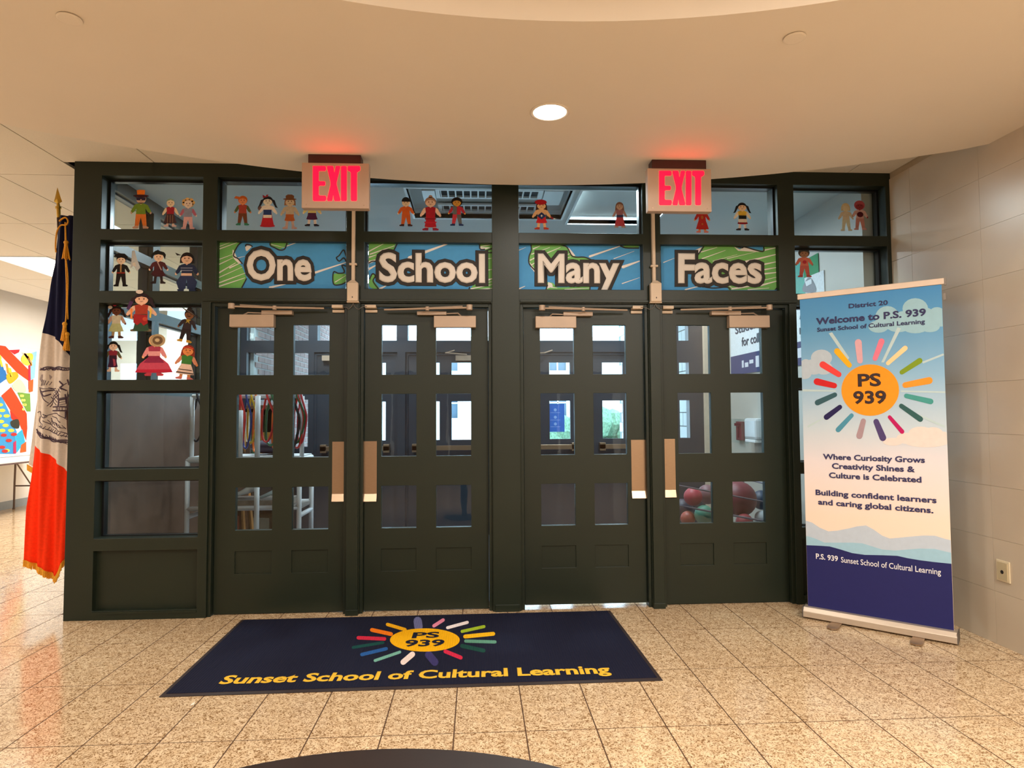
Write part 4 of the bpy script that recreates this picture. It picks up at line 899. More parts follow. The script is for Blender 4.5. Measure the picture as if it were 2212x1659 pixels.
g.poly([(-.008, y, z) for y, z in prof], (.866, 0, 0)); obj('base_cassette', g, ALU, ban, bevel=.003, local=True)
g = MB().box((-.012, -.058, .010), (-.007, .058, .080)).box((.857, -.058, .010), (.862, .058, .080)); obj('cassette_end_cap', g, mat('dark_grey_cap', '#5a534e', .5, noise=.05), ban, bevel=.002, local=True)
for cx in (.20, .66):
    g = MB(); g.poly([(cx-.03, .02, .004), (cx-.034, -.16, .004), (cx-.028, -.19, .004), (cx, -.205, .004), (cx+.028, -.19, .004), (cx+.034, -.16, .004), (cx+.03, .02, .004)], (0, 0, .008)); obj('swivel_foot', g, STEEL, ban, local=True)
def bz1(x, y): return (1700+x*.2411, 590+y*.2411)
def bz2(x, y): return (1700+x*.2712, 970+y*.2712)
def bpoly(g, pts, d):
    loc = [Bp(*p) for p in pts]
    q = clip([(v.x, v.z) for v in loc], (SHEET_L+.001, ZB+.001, SHEET_R-.001, ZT-.001))
    if len(q) > 2: g.poly([(x, -.002-d, z) for x, z in q], (0, .0004, 0))
def bpart(nm, polys, col, d):
    for i, p in enumerate(polys):
        g = MB(); bpoly(g, p, d+i*.00004)
        obj(nm, g, ink(col) if isinstance(col, str) else col, ban, local=True)
CLOUD = '#9cc6d6'
def blob(f, L): return [ellipse(*f(a, b), c*.2411, d*.2411, 20) for a, b, c, d in L]
bpart('printed_cloud', blob(bz1, [(1150, 320, 115, 95), (1240, 400, 100, 90), (1345, 360, 70, 55), (1380, 420, 60, 60), (900, 400, 110, 105), (1000, 470, 110, 60), (1150, 480, 120, 60), (1280, 480, 90, 50), (820, 480, 90, 55), (1050, 420, 100, 80)]), CLOUD, .0008)
bpart('printed_cloud', blob(bz1, [(310, 760, 95, 75), (240, 840, 90, 70), (170, 850, 60, 80), (330, 850, 80, 60), (160, 900, 60, 50)]), '#b9c8d6', .0008)
bpart('printed_cloud', blob(bz1, [(1200, 1430, 110, 55), (1310, 1440, 90, 60), (1400, 1480, 70, 60), (1080, 1480, 100, 50), (1250, 1510, 200, 50), (950, 1510, 90, 35)]), '#e6d9d3', .0008)
RAYM = mat('pale_sunbeam_print', '#bcd3d8', .6, noise=.03)
bpart('printed_sunbeam', [[bz1(*p) for p in q] for q in ([(375, 540), (405, 530), (560, 760), (540, 780)], [(1030, 400), (1065, 410), (870, 800), (845, 800)], [(1400, 720), (1410, 735), (1220, 810), (1210, 795)], [(1200, 1270), (1420, 1370), (1410, 1385), (1200, 1290)], [(140, 1040), (440, 1050), (440, 1062), (140, 1060)], [(1020, 1050), (1440, 1060), (1440, 1075), (1020, 1065)], [(180, 1370), (330, 1290), (335, 1300), (190, 1385)])], RAYM, .0010)
RAYS = [(450, 700, 560, 825, 55, '#f0b418'), (640, 622, 655, 785, 62, '#dcaab4'), (848, 612, 790, 765, 54, '#e77d96'), (1060, 672, 905, 808, 44, '#fbd6a0'), (1190, 785, 1030, 888, 50, '#7f9a1e'), (1275, 962, 1060, 1003, 62, '#ff9a2c'), (1288, 1150, 1070, 1100, 50, '#459a94'),
        (1195, 1308, 1025, 1190, 50, '#2f5c5b'), (1032, 1420, 920, 1290, 40, '#bd0d5e'), (860, 1475, 800, 1330, 60, '#4f4074'), (650, 1458, 685, 1325, 56, '#aa9199'), (460, 1403, 580, 1275, 46, '#4c93ae'), (355, 1290, 475, 1200, 50, '#231b52'), (275, 1160, 430, 1090, 50, '#345b66'), (270, 972, 425, 1008, 60, '#d01f24'), (322, 820, 465, 908, 60, '#ea4442')]
for x1, y1, x2, y2, w_, c in RAYS:
    bpart('sun_ray', [capsule(*bz1(x1, y1), *bz1(x2, y2), w_*.2411, 6, .82)], c, .0016)
bpart('sun_disc', [ellipse(*bz1(747, 1048), 258*.2411, 230*.2411, 48)], '#fb9a1c', .0020)
NAVYT, SUNT = mat('navy_lettering', '#2b2a5c', .6, noise=.03), mat('dark_brown_lettering', '#2e1a1c', .6, noise=.03)
def btext(s, p0, p1, cap, mt, bold=.02, d=.0030, nm='lettering', zoff=0):
    a, b = Bp(*p0), Bp(*p1); z = (a.z+b.z)/2+zoff
    text(nm, s, (a.x, -.002-d, z), (b.x, -.002-d, z), (0, 0, cap), (0, -1, 0), mt, ban, bold=bold, depth=.0006, local=True)
btext('District 20', bz1(555, 313), bz1(905, 287), .030, NAVYT, .022)
btext('Welcome to P.S. 939', bz1(265, 460), bz1(1247, 385), .046, NAVYT, .03)
btext('Sunset School of Cultural Learning', bz1(272, 522), bz1(1238, 457), .028, NAVYT, .022)
btext('PS', bz1(638, 1022), bz1(845, 1008), .084, SUNT, .03)
btext('939', bz1(597, 1172), bz1(893, 1168), .084, SUNT, .03)
btext('Where Curiosity Grows', bz2(290, 85), bz2(1100, 106), .037, NAVYT, .028)
btext('Creativity Shines &', bz2(360, 156), bz2(1018, 184), .037, NAVYT, .028)
btext('Culture is Celebrated', bz2(337, 228), bz2(1073, 268), .037, NAVYT, .028)
btext('Building confident learners', bz2(230, 362), bz2(1193, 434), .037, NAVYT, .028)
btext('and caring global citizens.', bz2(250, 440), bz2(1168, 512), .037, NAVYT, .028)
bpart('far_mountains', [[bz2(*p) for p in [(150, 570), (200, 585), (260, 625), (330, 655), (400, 650), (500, 630), (560, 615), (630, 608), (690, 640), (760, 690), (820, 712), (900, 705), (1000, 695), (1090, 688), (1180, 690), (1260, 715), (1325, 730), (1330, 920), (150, 800)]]], '#bcc9d8', .0008)
bpart('near_mountains', [[bz2(*p) for p in [(150, 690), (220, 710), (300, 745), (400, 745), (520, 745), (600, 750), (680, 775), (760, 800), (860, 808), (960, 800), (1060, 792), (1180, 795), (1260, 815), (1325, 830), (1330, 920), (150, 800)]]], '#9cc4d8', .0012)
bpart('navy_field', [[bz2(*p) for p in [(150, 765), (270, 770), (340, 775), (430, 800), (520, 828), (620, 842), (760, 845), (880, 850), (960, 868), (1060, 885), (1180, 900), (1330, 915), (1360, 1480), (150, 1300)]]], '#20225e', .0018)
LWH = mat('white_banner_lettering', '#e9e6ea', .6, noise=.02)
a, b = Bp(*bz2(232, 870)), Bp(*bz2(408, 892)); 
text('lettering', 'P.S. 939', (a.x, -.005, a.z-.002), (b.x, -.005, a.z-.002), (0, 0, .036), (0, -1, 0), LWH, ban, bold=.025, depth=.0006, local=True)
a, b = Bp(*bz2(432, 893)), Bp(*bz2(1228, 1005)); z = Bp(*bz2(700, 935)).z
text('lettering', 'Sunset School of Cultural Learning', (a.x, -.005, z), (b.x, -.005, z), (0, 0, .036), (0, -1, 0), LWH, ban, bold=.01, depth=.0006, local=True)

# ============================================================ ENTRANCE MAT
MZ = .010
MC = [Vector((-1.61, 4.557, 0)), Vector((.934, 4.575, 0)), Vector((.964, 3.38, 0)), Vector((-1.584, 3.356, 0))]
mt_ = thing('entrance_mat', (-.32, 3.97, 0), 'navy entrance mat with a yellow sun emblem on the tiled floor before the doors', 'mat')
def inset(k):
    c = sum(MC, Vector())/4; out = []
    for v in MC:
        d = v-c; out.append(c+Vector((d.x-math.copysign(k, d.x), d.y-math.copysign(k, d.y), 0)))
    return out
g = MB(); A, Bq = MC, inset(.028)
lo = [g.bm.verts.new((v.x, v.y, .0008)) for v in A]; mid = [g.bm.verts.new((v.x, v.y, .004)) for v in A]; hi = [g.bm.verts.new((v.x, v.y, .0085)) for v in Bq]; bo = [g.bm.verts.new((v.x, v.y, .0008)) for v in Bq]
for i in range(4):
    j = (i+1) % 4
    g.bm.faces.new((lo[i], lo[j], mid[j], mid[i])); g.bm.faces.new((mid[i], mid[j], hi[j], hi[i])); g.bm.faces.new((lo[i], bo[i], bo[j], lo[j])); g.bm.faces.new((hi[i], hi[j], bo[j], bo[i]))
obj('rubber_border', g, mat('brown_black_rubber', '#2c1f1c', .6, noise=.1, nscale=30), mt_)
NAVYP = wool('#1d1f31')
def ribbed(m):
    nt = m.node_tree; b = nt.nodes['Principled BSDF']; gm = nt.nodes.new('ShaderNodeNewGeometry'); wv = nt.nodes.new('ShaderNodeTexWave')
    wv.inputs['Scale'].default_value = 22; wv.bands_direction = 'X'; wv.inputs['Distortion'].default_value = .3
    nt.links.new(gm.outputs['Position'], wv.inputs['Vector'])
    bp = nt.nodes.new('ShaderNodeBump'); bp.inputs['Strength'].default_value = .5; bp.inputs['Distance'].default_value = .004
    nt.links.new(wv.outputs['Fac'], bp.inputs['Height']); nt.links.new(bp.outputs[0], b.inputs['Normal']); return m
ribbed(NAVYP)
obj('pile', MB().poly([(v.x, v.y, .001) for v in inset(.024)], (0, 0, MZ-.001)), NAVYP, mt_)
def mz(x, y): return (700+x*.18987, 1310+y*.18987)
def mpart(nm, pts, col, d=.0008):
    return obj(nm, MB().poly([(*onz(u, v, MZ)[:2], MZ+d) for u, v in pts], (0, 0, -.0006)), ribbed(wool(col)) if ('pile_'+col.strip('#')) not in MATS else MATS['pile_'+col.strip('#')], mt_)
for x1, y1, x2, y2, w_, c in [(1065, 165, 1075, 235, 95, '#6b6e98'), (1355, 155, 1250, 222, 38, '#e38aa4'), (1630, 182, 1405, 243, 34, '#efe2e0'), (1820, 230, 1570, 285, 34, '#9fb82c'), (1925, 312, 1605, 343, 44, '#eeb41a'), (1945, 405, 1612, 395, 36, '#5f937c'), (1815, 503, 1570, 450, 46, '#1d463f'),
                              (1555, 583, 1380, 512, 44, '#cf2c4a'), (1260, 635, 1190, 550, 85, '#3d3868'), (900, 635, 1005, 545, 62, '#ecd8d0'), (580, 617, 862, 520, 32, '#72aa9a'), (430, 548, 708, 482, 38, '#2a5a9a'), (330, 467, 672, 412, 32, '#1b4a46'), (390, 357, 688, 370, 40, '#cc2c46'), (545, 268, 762, 315, 44, '#f07c18'), (722, 206, 920, 264, 38, '#ecac18')]:
    mpart('sun_ray', capsule(*mz(x1, y1), *mz(x2, y2), w_*.18987, 5), c)
mpart('sun_disc', ellipse(*mz(1147, 383), 397*.18987, 132*.18987, 48), '#f0b012', .0012)
MY = ribbed(wool('#e8b93c'))
def mtext(s, bl, br, tl, mt, bold, d):
    a, b, c = (onz(*p, MZ) for p in (bl, br, tl)); k = Vector((0, 0, d))
    text('lettering', s, a+k, b+k, c-a, (0, 0, 1), mt, mt_, bold=bold, depth=.0004)
mtext('Sunset School of Cultural Learning', (470, 1478.5), (1321, 1455), (489, 1459.5), MY, .034, .001)
mtext('PS', mz(995, 366), mz(1305, 358), mz(1018, 300), NAVYP, .03, .0022)
mtext('939', mz(905, 460), mz(1360, 455), mz(935, 385), NAVYP, .03, .0022)
# scrap of paper on the floor below the mat corner
sp = onz(415, 1523, 0); single('paper_scrap', MB().poly([(sp.x-.006, sp.y-.01, .001), (sp.x+.012, sp.y-.006, .004), (sp.x+.004, sp.y+.022, .006), (sp.x-.008, sp.y+.01, .001)], (0, 0, .001)), paper('#e8dccb'), 'tiny white paper scrap on the tiles near the left corner of the mat', 'litter')

# ============================================================ FLAG
fy = 4.98
pole_t, pole_b = at(124, 406, fy), Vector((-2.935, fy-.02, .02))
ft = thing('flag_on_pole', (pole_b.x, pole_b.y, 0), 'blue, white and orange fringed flag on a pole, left of the green frame', 'flag')
ax_ = (pole_t-pole_b).normalized()
g = MB(); g.cyl(pole_b, pole_t-ax_*.23, .014, 12); obj('pole', g, mat('dark_varnished_wood', '#3a1e12', .3, noise=.15, nscale=20), ft, smooth=True)
g = MB(); c = pole_t-ax_*.23
pr = [(.016, 0), (.018, .01), (.012, .02), (.012, .07), (.018, .085), (.010, .095), (.014, .105), (.024, .115)]
rings = []
g.cyl(c, c+ax_*.075, .014, 12); g.cyl(c+ax_*.07, c+ax_*.085, .020, 12); g.cyl(c+ax_*.085, c+ax_*.11, .011, 12)
sd = Vector((1, 0, 0)); n_ = Vector((0, 1, 0))
for sgn in (-1, 1):
    A = [c+ax_*.105, c+ax_*.125+sd*.030, c+ax_*.15+sd*.022, c+ax_*.235, c+ax_*.15-sd*.022, c+ax_*.125-sd*.030]
    top = g.bm.verts.new(c+ax_*.145+n_*.010*sgn); V = [g.bm.verts.new(p) for p in A]
    for i in range(6): g.bm.faces.new((V[i], V[(i+1) % 6], top))
obj('spear_finial', g, GOLDM, ft)
obj('floor_base', MB().lathe((pole_b.x, pole_b.y, 0), [(.085, .0), (.085, .02), (.075, .035), (.03, .06), (.024, .16), (.0, .16)], 28), GOLDM, ft, smooth=False)
FB, FW, FO = (mat(n, c, .8, noise=.06, nscale=60, bump=.4, bscale=350, spec=.15) for n, c in (('flag_navy', '#141634'), ('flag_white', '#d9cbbd'), ('flag_orange', '#f5360c')))
FG = mat('gold_fringe', '#e09a1c', .7, noise=.2, nscale=150, bump=.6, bscale=300)
import bisect
def interp(T, z):                      # T: list of (z, x) with falling z
    T = sorted(T); zs = [t[0] for t in T]
    if z <= zs[0]: return T[0][1]
    if z >= zs[-1]: return T[-1][1]
    i = bisect.bisect(zs, z); (z0, a), (z1, b) = T[i-1], T[i]; return a+(b-a)*(z-z0)/(z1-z0)
def edge(pts): return [(at(u, v, 4.95).z, at(u, v, 4.95).x) for u, v in pts]
FL = edge([(131, 470), (124, 520), (119, 570), (109, 620), (101, 680), (95, 720), (87, 791), (80, 870), (73.6, 963), (68, 1020), (60, 1098), (55, 1209)])
FR = [(0, -2.935), (2.9, -2.935), (2.6, -2.93)]
def ycloth(x, z):
    return 4.945+.016*math.sin(x*52+z*1.2)*min(1, (3-z)*1.2)+.008*math.sin(x*110-z*2)
def top_z(x): return 2.90
b1 = edge([(95, 720), (105, 722), (118, 728), (130, 738), (138, 748), (143, 760), (160, 790)]); b1x = sorted((x, z) for z, x in b1)
b2 = edge([(73.6, 962), (90, 975), (110, 984), (128, 1000), (141, 1013), (160, 1040)]); b2x = sorted((x, z) for z, x in b2)
b3 = edge([(55, 1209), (90, 1226), (121, 1246), (131, 1228), (137, 1213), (160, 1180)]); b3x = sorted((x, z) for z, x in b3)
def fx(T, x): return interp(T, x)
g = MB(); NU = 46; bands = [(None, b1x, 40), (b1x, b2x, 26), (b2x, b3x, 28)]; cols = []
for i in range(NU+1):
    u = i/NU; col = []; 
    z = 2.905
    # find x at boundaries by walking down: x depends on z through the left edge
    def xz(z): return interp(FL, z)*(1-u)+(-2.935)*u
    def solve(T, z0):
        z = z0
        for _ in range(12): z = fx(T, xz(z))
        return z
    zs = [2.905, solve(b1x, 1.95), solve(b2x, 1.1), solve(b3x, .3)]
    for k in range(3):
        n = bands[k][2]
        for j in range(n if k < 2 else n+1): col.append(zs[k]+(zs[k+1]-zs[k])*j/n)
    cols.append([(xz(z), ycloth(xz(z), z), z) for z in col])
V = [[g.bm.verts.new(p) for p in c] for c in cols]
for i in range(NU):
    for j in range(len(cols[0])-1):
        f = g.bm.faces.new((V[i][j], V[i+1][j], V[i+1][j+1], V[i][j+1])); f.material_index = 0 if j < 40 else (1 if j < 66 else 2)
fc = obj('flag_cloth', g, [FB, FW, FO], ft, smooth=True)
sm = fc.modifiers.new('thick', 'SOLIDIFY'); sm.thickness = .002
g = MB()                                # fringe along the lower hem: many short threads
for i in range(NU*3):
    u = i/(NU*3); k = u*NU; i0 = int(k); p = Vector(cols[i0][-1]).lerp(Vector(cols[min(i0+1, NU)][-1]), k-i0)
    q = p+Vector((random.uniform(-.003, .003), random.uniform(-.003, .003), -.045+random.uniform(-.004, .004)))
    g.cyl(p+Vector((0, 0, .004)), q, .0032, 4)
obj('fringe', g, FG, ft, kind='stuff')
# back fold showing along the left edge
BL_ = edge([(93, 700), (85, 760), (78, 800), (71, 853), (64, 900), (57, 960), (51, 1004)])
g = MB(); rows_ = 40; prev = None
for j in range(rows_+1):
    z = 1.98+(at(51, 1004, 4.95).z-1.98)*j/rows_; xl = interp(BL_, z); xr = xl+.16; row = []
    for i in range(7):
        t_ = i/6; zz = z-(.10*t_*(j/rows_)**3)
        row.append(g.bm.verts.new((xl+(xr-xl)*t_, 4.995+.01*math.sin(t_*5+z), zz)))
    if prev:
        for i in range(6):
            f = g.bm.faces.new((prev[i], prev[i+1], row[i+1], row[i])); f.material_index = 0 if z > 1.53-.0 else 1
    prev = row
o_ = obj('back_fold', g, [FB, FW], ft, smooth=True)
g = MB()
zb = at(51, 1004, 4.95).z; xl = interp(BL_, zb)
for i in range(26):
    x = xl+i*.005; g.cyl((x, 4.99, zb-.10*i/32), (x+.002, 4.99, zb-.045-.10*i/32), .0035, 4)
obj('back_fringe', g, FG, ft, kind='stuff')
# gold cord, knots and two tassels
y_ = 4.912
def A_(u, v, y=y_): return tuple(at(u, v, y))
g = MB(); g.tube(smooth_poly([A_(128, 478), A_(134, 473), A_(142, 470), A_(147, 478), A_(143, 486), A_(133, 486), A_(127, 492), A_(122, 505), A_(120, 530), A_(121, 545)], 4, False), .006, 6)
g.tube(smooth_poly([A_(141, 480), A_(142, 500), A_(143, 520), A_(147, 540), A_(151, 562)], 4, False), .005, 6)
g.tube(smooth_poly([A_(141, 484), A_(142, 560), A_(144, 620), A_(143, 680), A_(141, 700)], 4, False), .005, 6)
g.tube(smooth_poly([A_(143, 560), A_(147, 600), A_(146, 650), A_(147, 690)], 4, False), .004, 6)
obj('cord', g, FG, ft, smooth=True)
def tassel(u, v0, v1):
    p, q = Vector(A_(u, v0)), Vector(A_(u, v1)); g = MB()
    g.sphere(p, .017, 12); g.cyl(p-Vector((0, 0, .012)), p-Vector((0, 0, .03)), .013, 10)
    for k in range(26):
        a = k*2.4; r = .004+.02*(k/26)
        g.cyl(p+Vector((.4*r*math.cos(a), .4*r*math.sin(a), -.025)), Vector((p.x+r*math.cos(a), p.y+r*math.sin(a), q.z+random.uniform(0, .012))), .0035, 4)
    obj('tassel', g, FG, ft)
tassel(143, 524, 560); tassel(140, 700, 738); tassel(145, 722, 758)
# printed seal: ink strokes lying on the cloth
INK = mat('seal_ink', '#4a3848', .8, noise=.05)
def fz(x, y): return (x*.398, 700+y*.398)
def seal(L, wd=.006, nm='seal_line'):
    g = MB()
    for pts in L:
        q = smooth_poly([fz(*p) for p in pts], 4, False); P = []
        for u, v in q:
            p = at(u, v, 4.93); P.append((p.x, ycloth(p.x, p.z)-.003, p.z))
        g.tube(P, wd/2, 4)
    obj(nm, g, INK, ft, kind='stuff')
seal([[(218, 250), (235, 238), (262, 232), (290, 240), (318, 232), (345, 238), (365, 236)], [(225, 245), (240, 250), (262, 240), (285, 250), (312, 242), (340, 250), (362, 246)],
      [(192, 570), (205, 590), (235, 610), (270, 625), (305, 635), (340, 640), (365, 645)], [(195, 585), (215, 612), (250, 622), (285, 640), (320, 630), (360, 632)]], .011, 'seal_wreath')
seal([[(212, 345), (240, 352), (275, 350), (300, 350)], [(215, 350), (222, 380), (240, 410), (255, 430)], [(255, 345), (285, 355), (310, 375)], [(250, 445), (280, 400), (310, 370), (350, 320)], [(258, 450), (290, 405), (318, 380)],
      [(200, 480), (215, 475), (222, 495), (240, 510), (250, 500), (235, 490)], [(240, 505), (262, 490), (300, 485), (330, 500), (362, 530)], [(235, 525), (262, 545), (300, 570), (340, 590), (362, 600)], [(262, 510), (275, 530), (300, 540), (320, 560), (345, 565)], [(215, 500), (210, 530), (235, 545)], [(270, 500), (300, 510), (330, 535)], [(205, 555), (235, 565), (280, 590), (330, 605), (362, 615)]], .006)
seal([[(230+k*9, 300+k*3), (222+k*9, 335-k)] for k in range(5)]+[[(262+k*10, 395-k*9), (300+k*6, 440-k*14)] for k in range(7)]+[[(212+k*12, 560+k*5), (222+k*12, 545+k*5)] for k in range(12)]+[[(250+k*14, 520+k*5), (262+k*14, 540+k*5)] for k in range(7)]+[[(300+k*9, 452), (300+k*9, 470)] for k in range(6)]+[[(322, 405+k*12), (350, 395+k*12)] for k in range(4)]+[[(200+k*11, 580+k*5), (208+k*11, 600+k*4), (215+k*11, 588+k*5)] for k in range(14)]+[[(220+k*14, 238-(k%2)*4), (228+k*14, 250), (236+k*14, 240)] for k in range(10)], .005)
seal([[(218, 365), (232, 368), (262, 360), (290, 358)], [(225, 375), (240, 392), (262, 380)], [(278, 450), (320, 448), (355, 450)], [(276, 470), (320, 470), (360, 470)], [(325, 410), (350, 400), (362, 380)], [(325, 310), (340, 330), (332, 345), (350, 360)], [(318, 385), (322, 420), (318, 445)], [(352, 300), (360, 330)], [(345, 380), (348, 430)], [(345, 475), (345, 510)]], .012, 'seal_shading')
g = MB()
for pts in ([(222, 275), (255, 268), (268, 285), (258, 310), (225, 318), (215, 300)],):
    q = [at(*fz(*p), 4.93) for p in pts]; g.poly([(p.x, ycloth(p.x, p.z)-.003, p.z) for p in q], (0, .0004, 0))
obj('seal_tint', g, mat('seal_pale_ink', '#9a8c8a', .8, noise=.1, nscale=60), ft)

# ============================================================ CORRIDOR: mural and folding table
XL = -7.10
mu = thing('mural', (XL+.01, 11.2, .79), 'colourful painted mural on the white corridor wall beside the flag', 'mural')
obj('canvas', MB().box((XL, 9.2, .79), (XL+.012, 12.0, 2.47)), paper('#d9e6ee'), mu)
def mq(x, y): return (x*.2412, 720+y*.2412)
def mshape(nm, pts, col, lay, sm=False):
    P = smooth_poly([mq(*p) for p in pts], 3) if sm else [mq(*p) for p in pts]
    P = [onx(u, v, XL+.013+.0012*lay) for u, v in P]
    obj(nm, MB().poly([tuple(p) for p in P], (-.001, 0, 0)), paper(col), mu)
mshape('painted_field', [(-60, 560), (20, 570), (80, 700), (130, 840), (150, 880), (140, 1080), (-60, 1080)], '#3f8fc4', 1)
mshape('painted_field', [(-60, 250), (20, 250), (70, 400), (0, 450), (-60, 440)], '#2a6db2', 1)
mshape('painted_band', [(-60, 70), (0, 108), (50, 115), (100, 170), (270, 340), (262, 430), (150, 350), (0, 190), (-60, 130)], '#e8431c', 2)
mshape('painted_band', [(10, 560), (100, 480), (150, 560), (240, 720), (245, 850), (235, 960), (170, 800), (100, 700)], '#e8431c', 2)
mshape('painted_band', [(80, 150), (178, 145), (170, 170), (130, 190)], '#c22a30', 3)
mshape('painted_band', [(90, 690), (160, 760), (170, 840), (100, 760)], '#c9321e', 3)
mshape('painted_patch', [(150, 420), (185, 415), (230, 480), (225, 530), (150, 520), (110, 470)], '#c9dcae', 4, True)
mshape('painted_patch', [(155, 530), (270, 540), (275, 700), (240, 700), (200, 620)], '#6f9a3e', 3)
mshape('painted_patch', [(60, 370), (140, 345), (165, 390), (100, 450), (70, 430)], '#e8a522', 4, True)
mshape('painted_patch', [(210, 190), (285, 180), (295, 230), (250, 290), (190, 250)], '#e3c84a', 4, True)
mshape('painted_patch', [(255, 290), (272, 280), (275, 480), (255, 500)], '#c52a44', 4)
mshape('painted_patch', [(272, 180), (330, 160), (310, 400), (276, 420)], '#8fc4e2', 2)
mshape('painted_patch', [(255, 430), (300, 410), (295, 520), (260, 530)], '#e8602c', 5)
mshape('painted_patch', [(130, 920), (200, 860), (225, 970), (150, 1070)], '#37a6cc', 3)
mshape('painted_patch', [(95, 790), (165, 770), (170, 850), (110, 840)], '#33352b', 4, True)
mshape('painted_patch', [(190, 1000), (235, 970), (235, 1060), (180, 1070)], '#d8602a', 4)
mshape('painted_patch', [(120, 980), (145, 960), (145, 1075), (120, 1075)], '#b92f58', 4)
for x, y in ((20, 690), (10, 790), (50, 825), (-10, 740), (20, 870), (60, 1050), (100, 870), (0, 640), (60, 740)): mshape('painted_dot', ellipse(x, y, 28, 15, 12), '#e8cf42', 3)
for x, y in ((35, 912), (80, 960), (20, 1020), (45, 1055), (125, 905)): mshape('painted_dot', ellipse(x, y, 28, 15, 12), '#c8322c', 5)
for k in range(7): mshape('painted_leaf', ellipse(190+14*(k % 3)+10*(k//3), 560+40*(k//2), 12, 12, 8), '#d6d76a', 5)
for k in range(5): mshape('painted_stroke', [(-20+30*k, 190+38*k), (10+30*k, 200+38*k), (30+28*k, 300+30*k), (10+28*k, 300+30*k)], ('#e9c23a', '#dfe6ea', '#e88a2a')[k % 3], 3+k % 2)
for k in range(4): mshape('painted_stroke', [(195+14*k, 170+12*k), (215+14*k, 165+12*k), (290, 255+9*k), (280, 270+9*k)], ('#f2e6c6', '#d8902c')[k % 2], 6)
# folding table
tb = thing('folding_table', (-6.75, 9.7, 0), 'white-topped folding table standing below the mural', 'table')
obj('table_top', MB().box((-7.08, 8.4, .74), (-6.40, 10.55, .785)), mat('pale_table_laminate', '#e4e2dc', .4, noise=.03), tb, bevel=.008)
obj('edge_strip', MB().box((-6.405, 8.4, .738), (-6.392, 10.55, .76)), mat('dark_table_edge', '#5a4340', .5, noise=.05), tb)
for y in (8.75, 10.2):
    g = MB()
    g.tube([(-7.0, y, .012), (-7.0, y, .40), (-6.98, y-.02, .735)], .014, 8).tube([(-6.5, y, .012), (-6.5, y, .40), (-6.52, y-.02, .735)], .014, 8)
    g.tube([(-7.0, y, .35), (-6.5, y, .35)], .011, 8).tube([(-6.75, y, .35), (-6.75, y+(.35 if y < 9 else -.35), .735)], .010, 8)
    for x in (-7.0, -6.5): g.cyl((x, y, 0), (x, y, .02), .018, 10)
    obj('leg_frame', g, mat('grey_brown_steel', '#6b5a50', .4, metal=.5, noise=.05), tb)
# wall outlet
a = onx(2169, 1256, 3.112); b = onx(2169, 1212, 3.112)
t = thing('wall_outlet', (3.114, a.y, a.z), 'beige single wall socket plate low on the right wall', 'outlet')
yc = a.y; zc = (a.z+b.z)/2
obj('plate', MB().box((3.106, yc-.048, zc-.062), (3.114, yc+.048, zc+.062)), mat('ivory_plate', '#d6c6a6', .4, noise=.03), t, bevel=.002)
obj('inner_plate', MB().box((3.102, yc-.036, zc-.05), (3.107, yc+.036, zc+.05)), mat('ivory_plate_inner', '#b9a988', .4, noise=.03), t)
obj('socket', MB().cyl((3.100, yc, zc-.005), (3.104, yc, zc-.005), .011, 14), RUBBER, t)
# round black table whose rim just enters the frame at the bottom
_a, _b2, _c = (onz(u, v, .752) for u, v in ((335, 1661), (605, 1637.5), (875, 1661)))
_ch = (_c-_a).length/2; _sg = (_b2-(_a+_c)/2).length; R = (_ch*_ch+_sg*_sg)/(2*_sg)
_n = (_b2-(_a+_c)/2).normalized(); c = (_b2.x-_n.x*R, _b2.y-_n.y*R); print('round table', c, R)
t = thing('round_table', (c[0], c[1], 0), 'round black table whose rim edges into the bottom of the frame', 'table')
g = MB(); g.lathe((c[0], c[1], 0), [(.0, .752), (R-.006, .752), (R, .748), (R, .728), (R-.006, .724), (0, .724)], 96); obj('table_top', g, mat('black_laminate', '#1d1513', .45, noise=.1, nscale=30), t)
g = MB(); g.lathe((c[0], c[1], 0), [(R-.0005, .731), (R+.003, .732), (R+.003, .745), (R-.0005, .746)], 96); obj('edge_band', g, mat('brown_edge_band', '#3a2a20', .4, noise=.1), t)
obj('column', MB().cyl((c[0], c[1], .03), (c[0], c[1], .724), .04, 20), RUBBER, t)
obj('base_disc', MB().lathe((c[0], c[1], 0), [(.0, .0), (.26, .0), (.26, .012), (.05, .035), (0, .035)], 40), RUBBER, t)

# ============================================================ VESTIBULE CONTENTS
# heater grille in the first coffer
GRD = mat('grille_dark_inside', '#3a3f42', .8, noise=.05)
t = thing('ceiling_grille', (.1, 5.5, 3.2), 'long white two-row ceiling grille of square cells above the middle doors', 'grille')
for (y0, y1) in ((5.27, 5.43), (5.66, 5.80)):
    obj('cavity', MB().box((-.30, y0, 3.262), (.52, y1, 3.275)), GRD, t)
    g = MB(); g.slab(-.34, .56, y0-.03, y1+.03, 3.245, 3.262, [(-.30, .52, y0, y1)])
    for v in g.bm.verts: v.co = Vector((v.co.x, v.co.z, v.co.y))
    for k in range(13): x = -.30+.82*k/13; g.box((x-.006, y0, 3.245), (x+.006, y1, 3.262))
    obj('grille_frame', g, WHT, t)
obj('white_box', MB().box((-.45, 5.25, 3.235), (-.345, 5.50, 3.275)), WHT, t)
obj('white_panel', MB().box((.57, 5.25, 3.245), (.74, 5.62, 3.275)), WHT, t, bevel=.01)
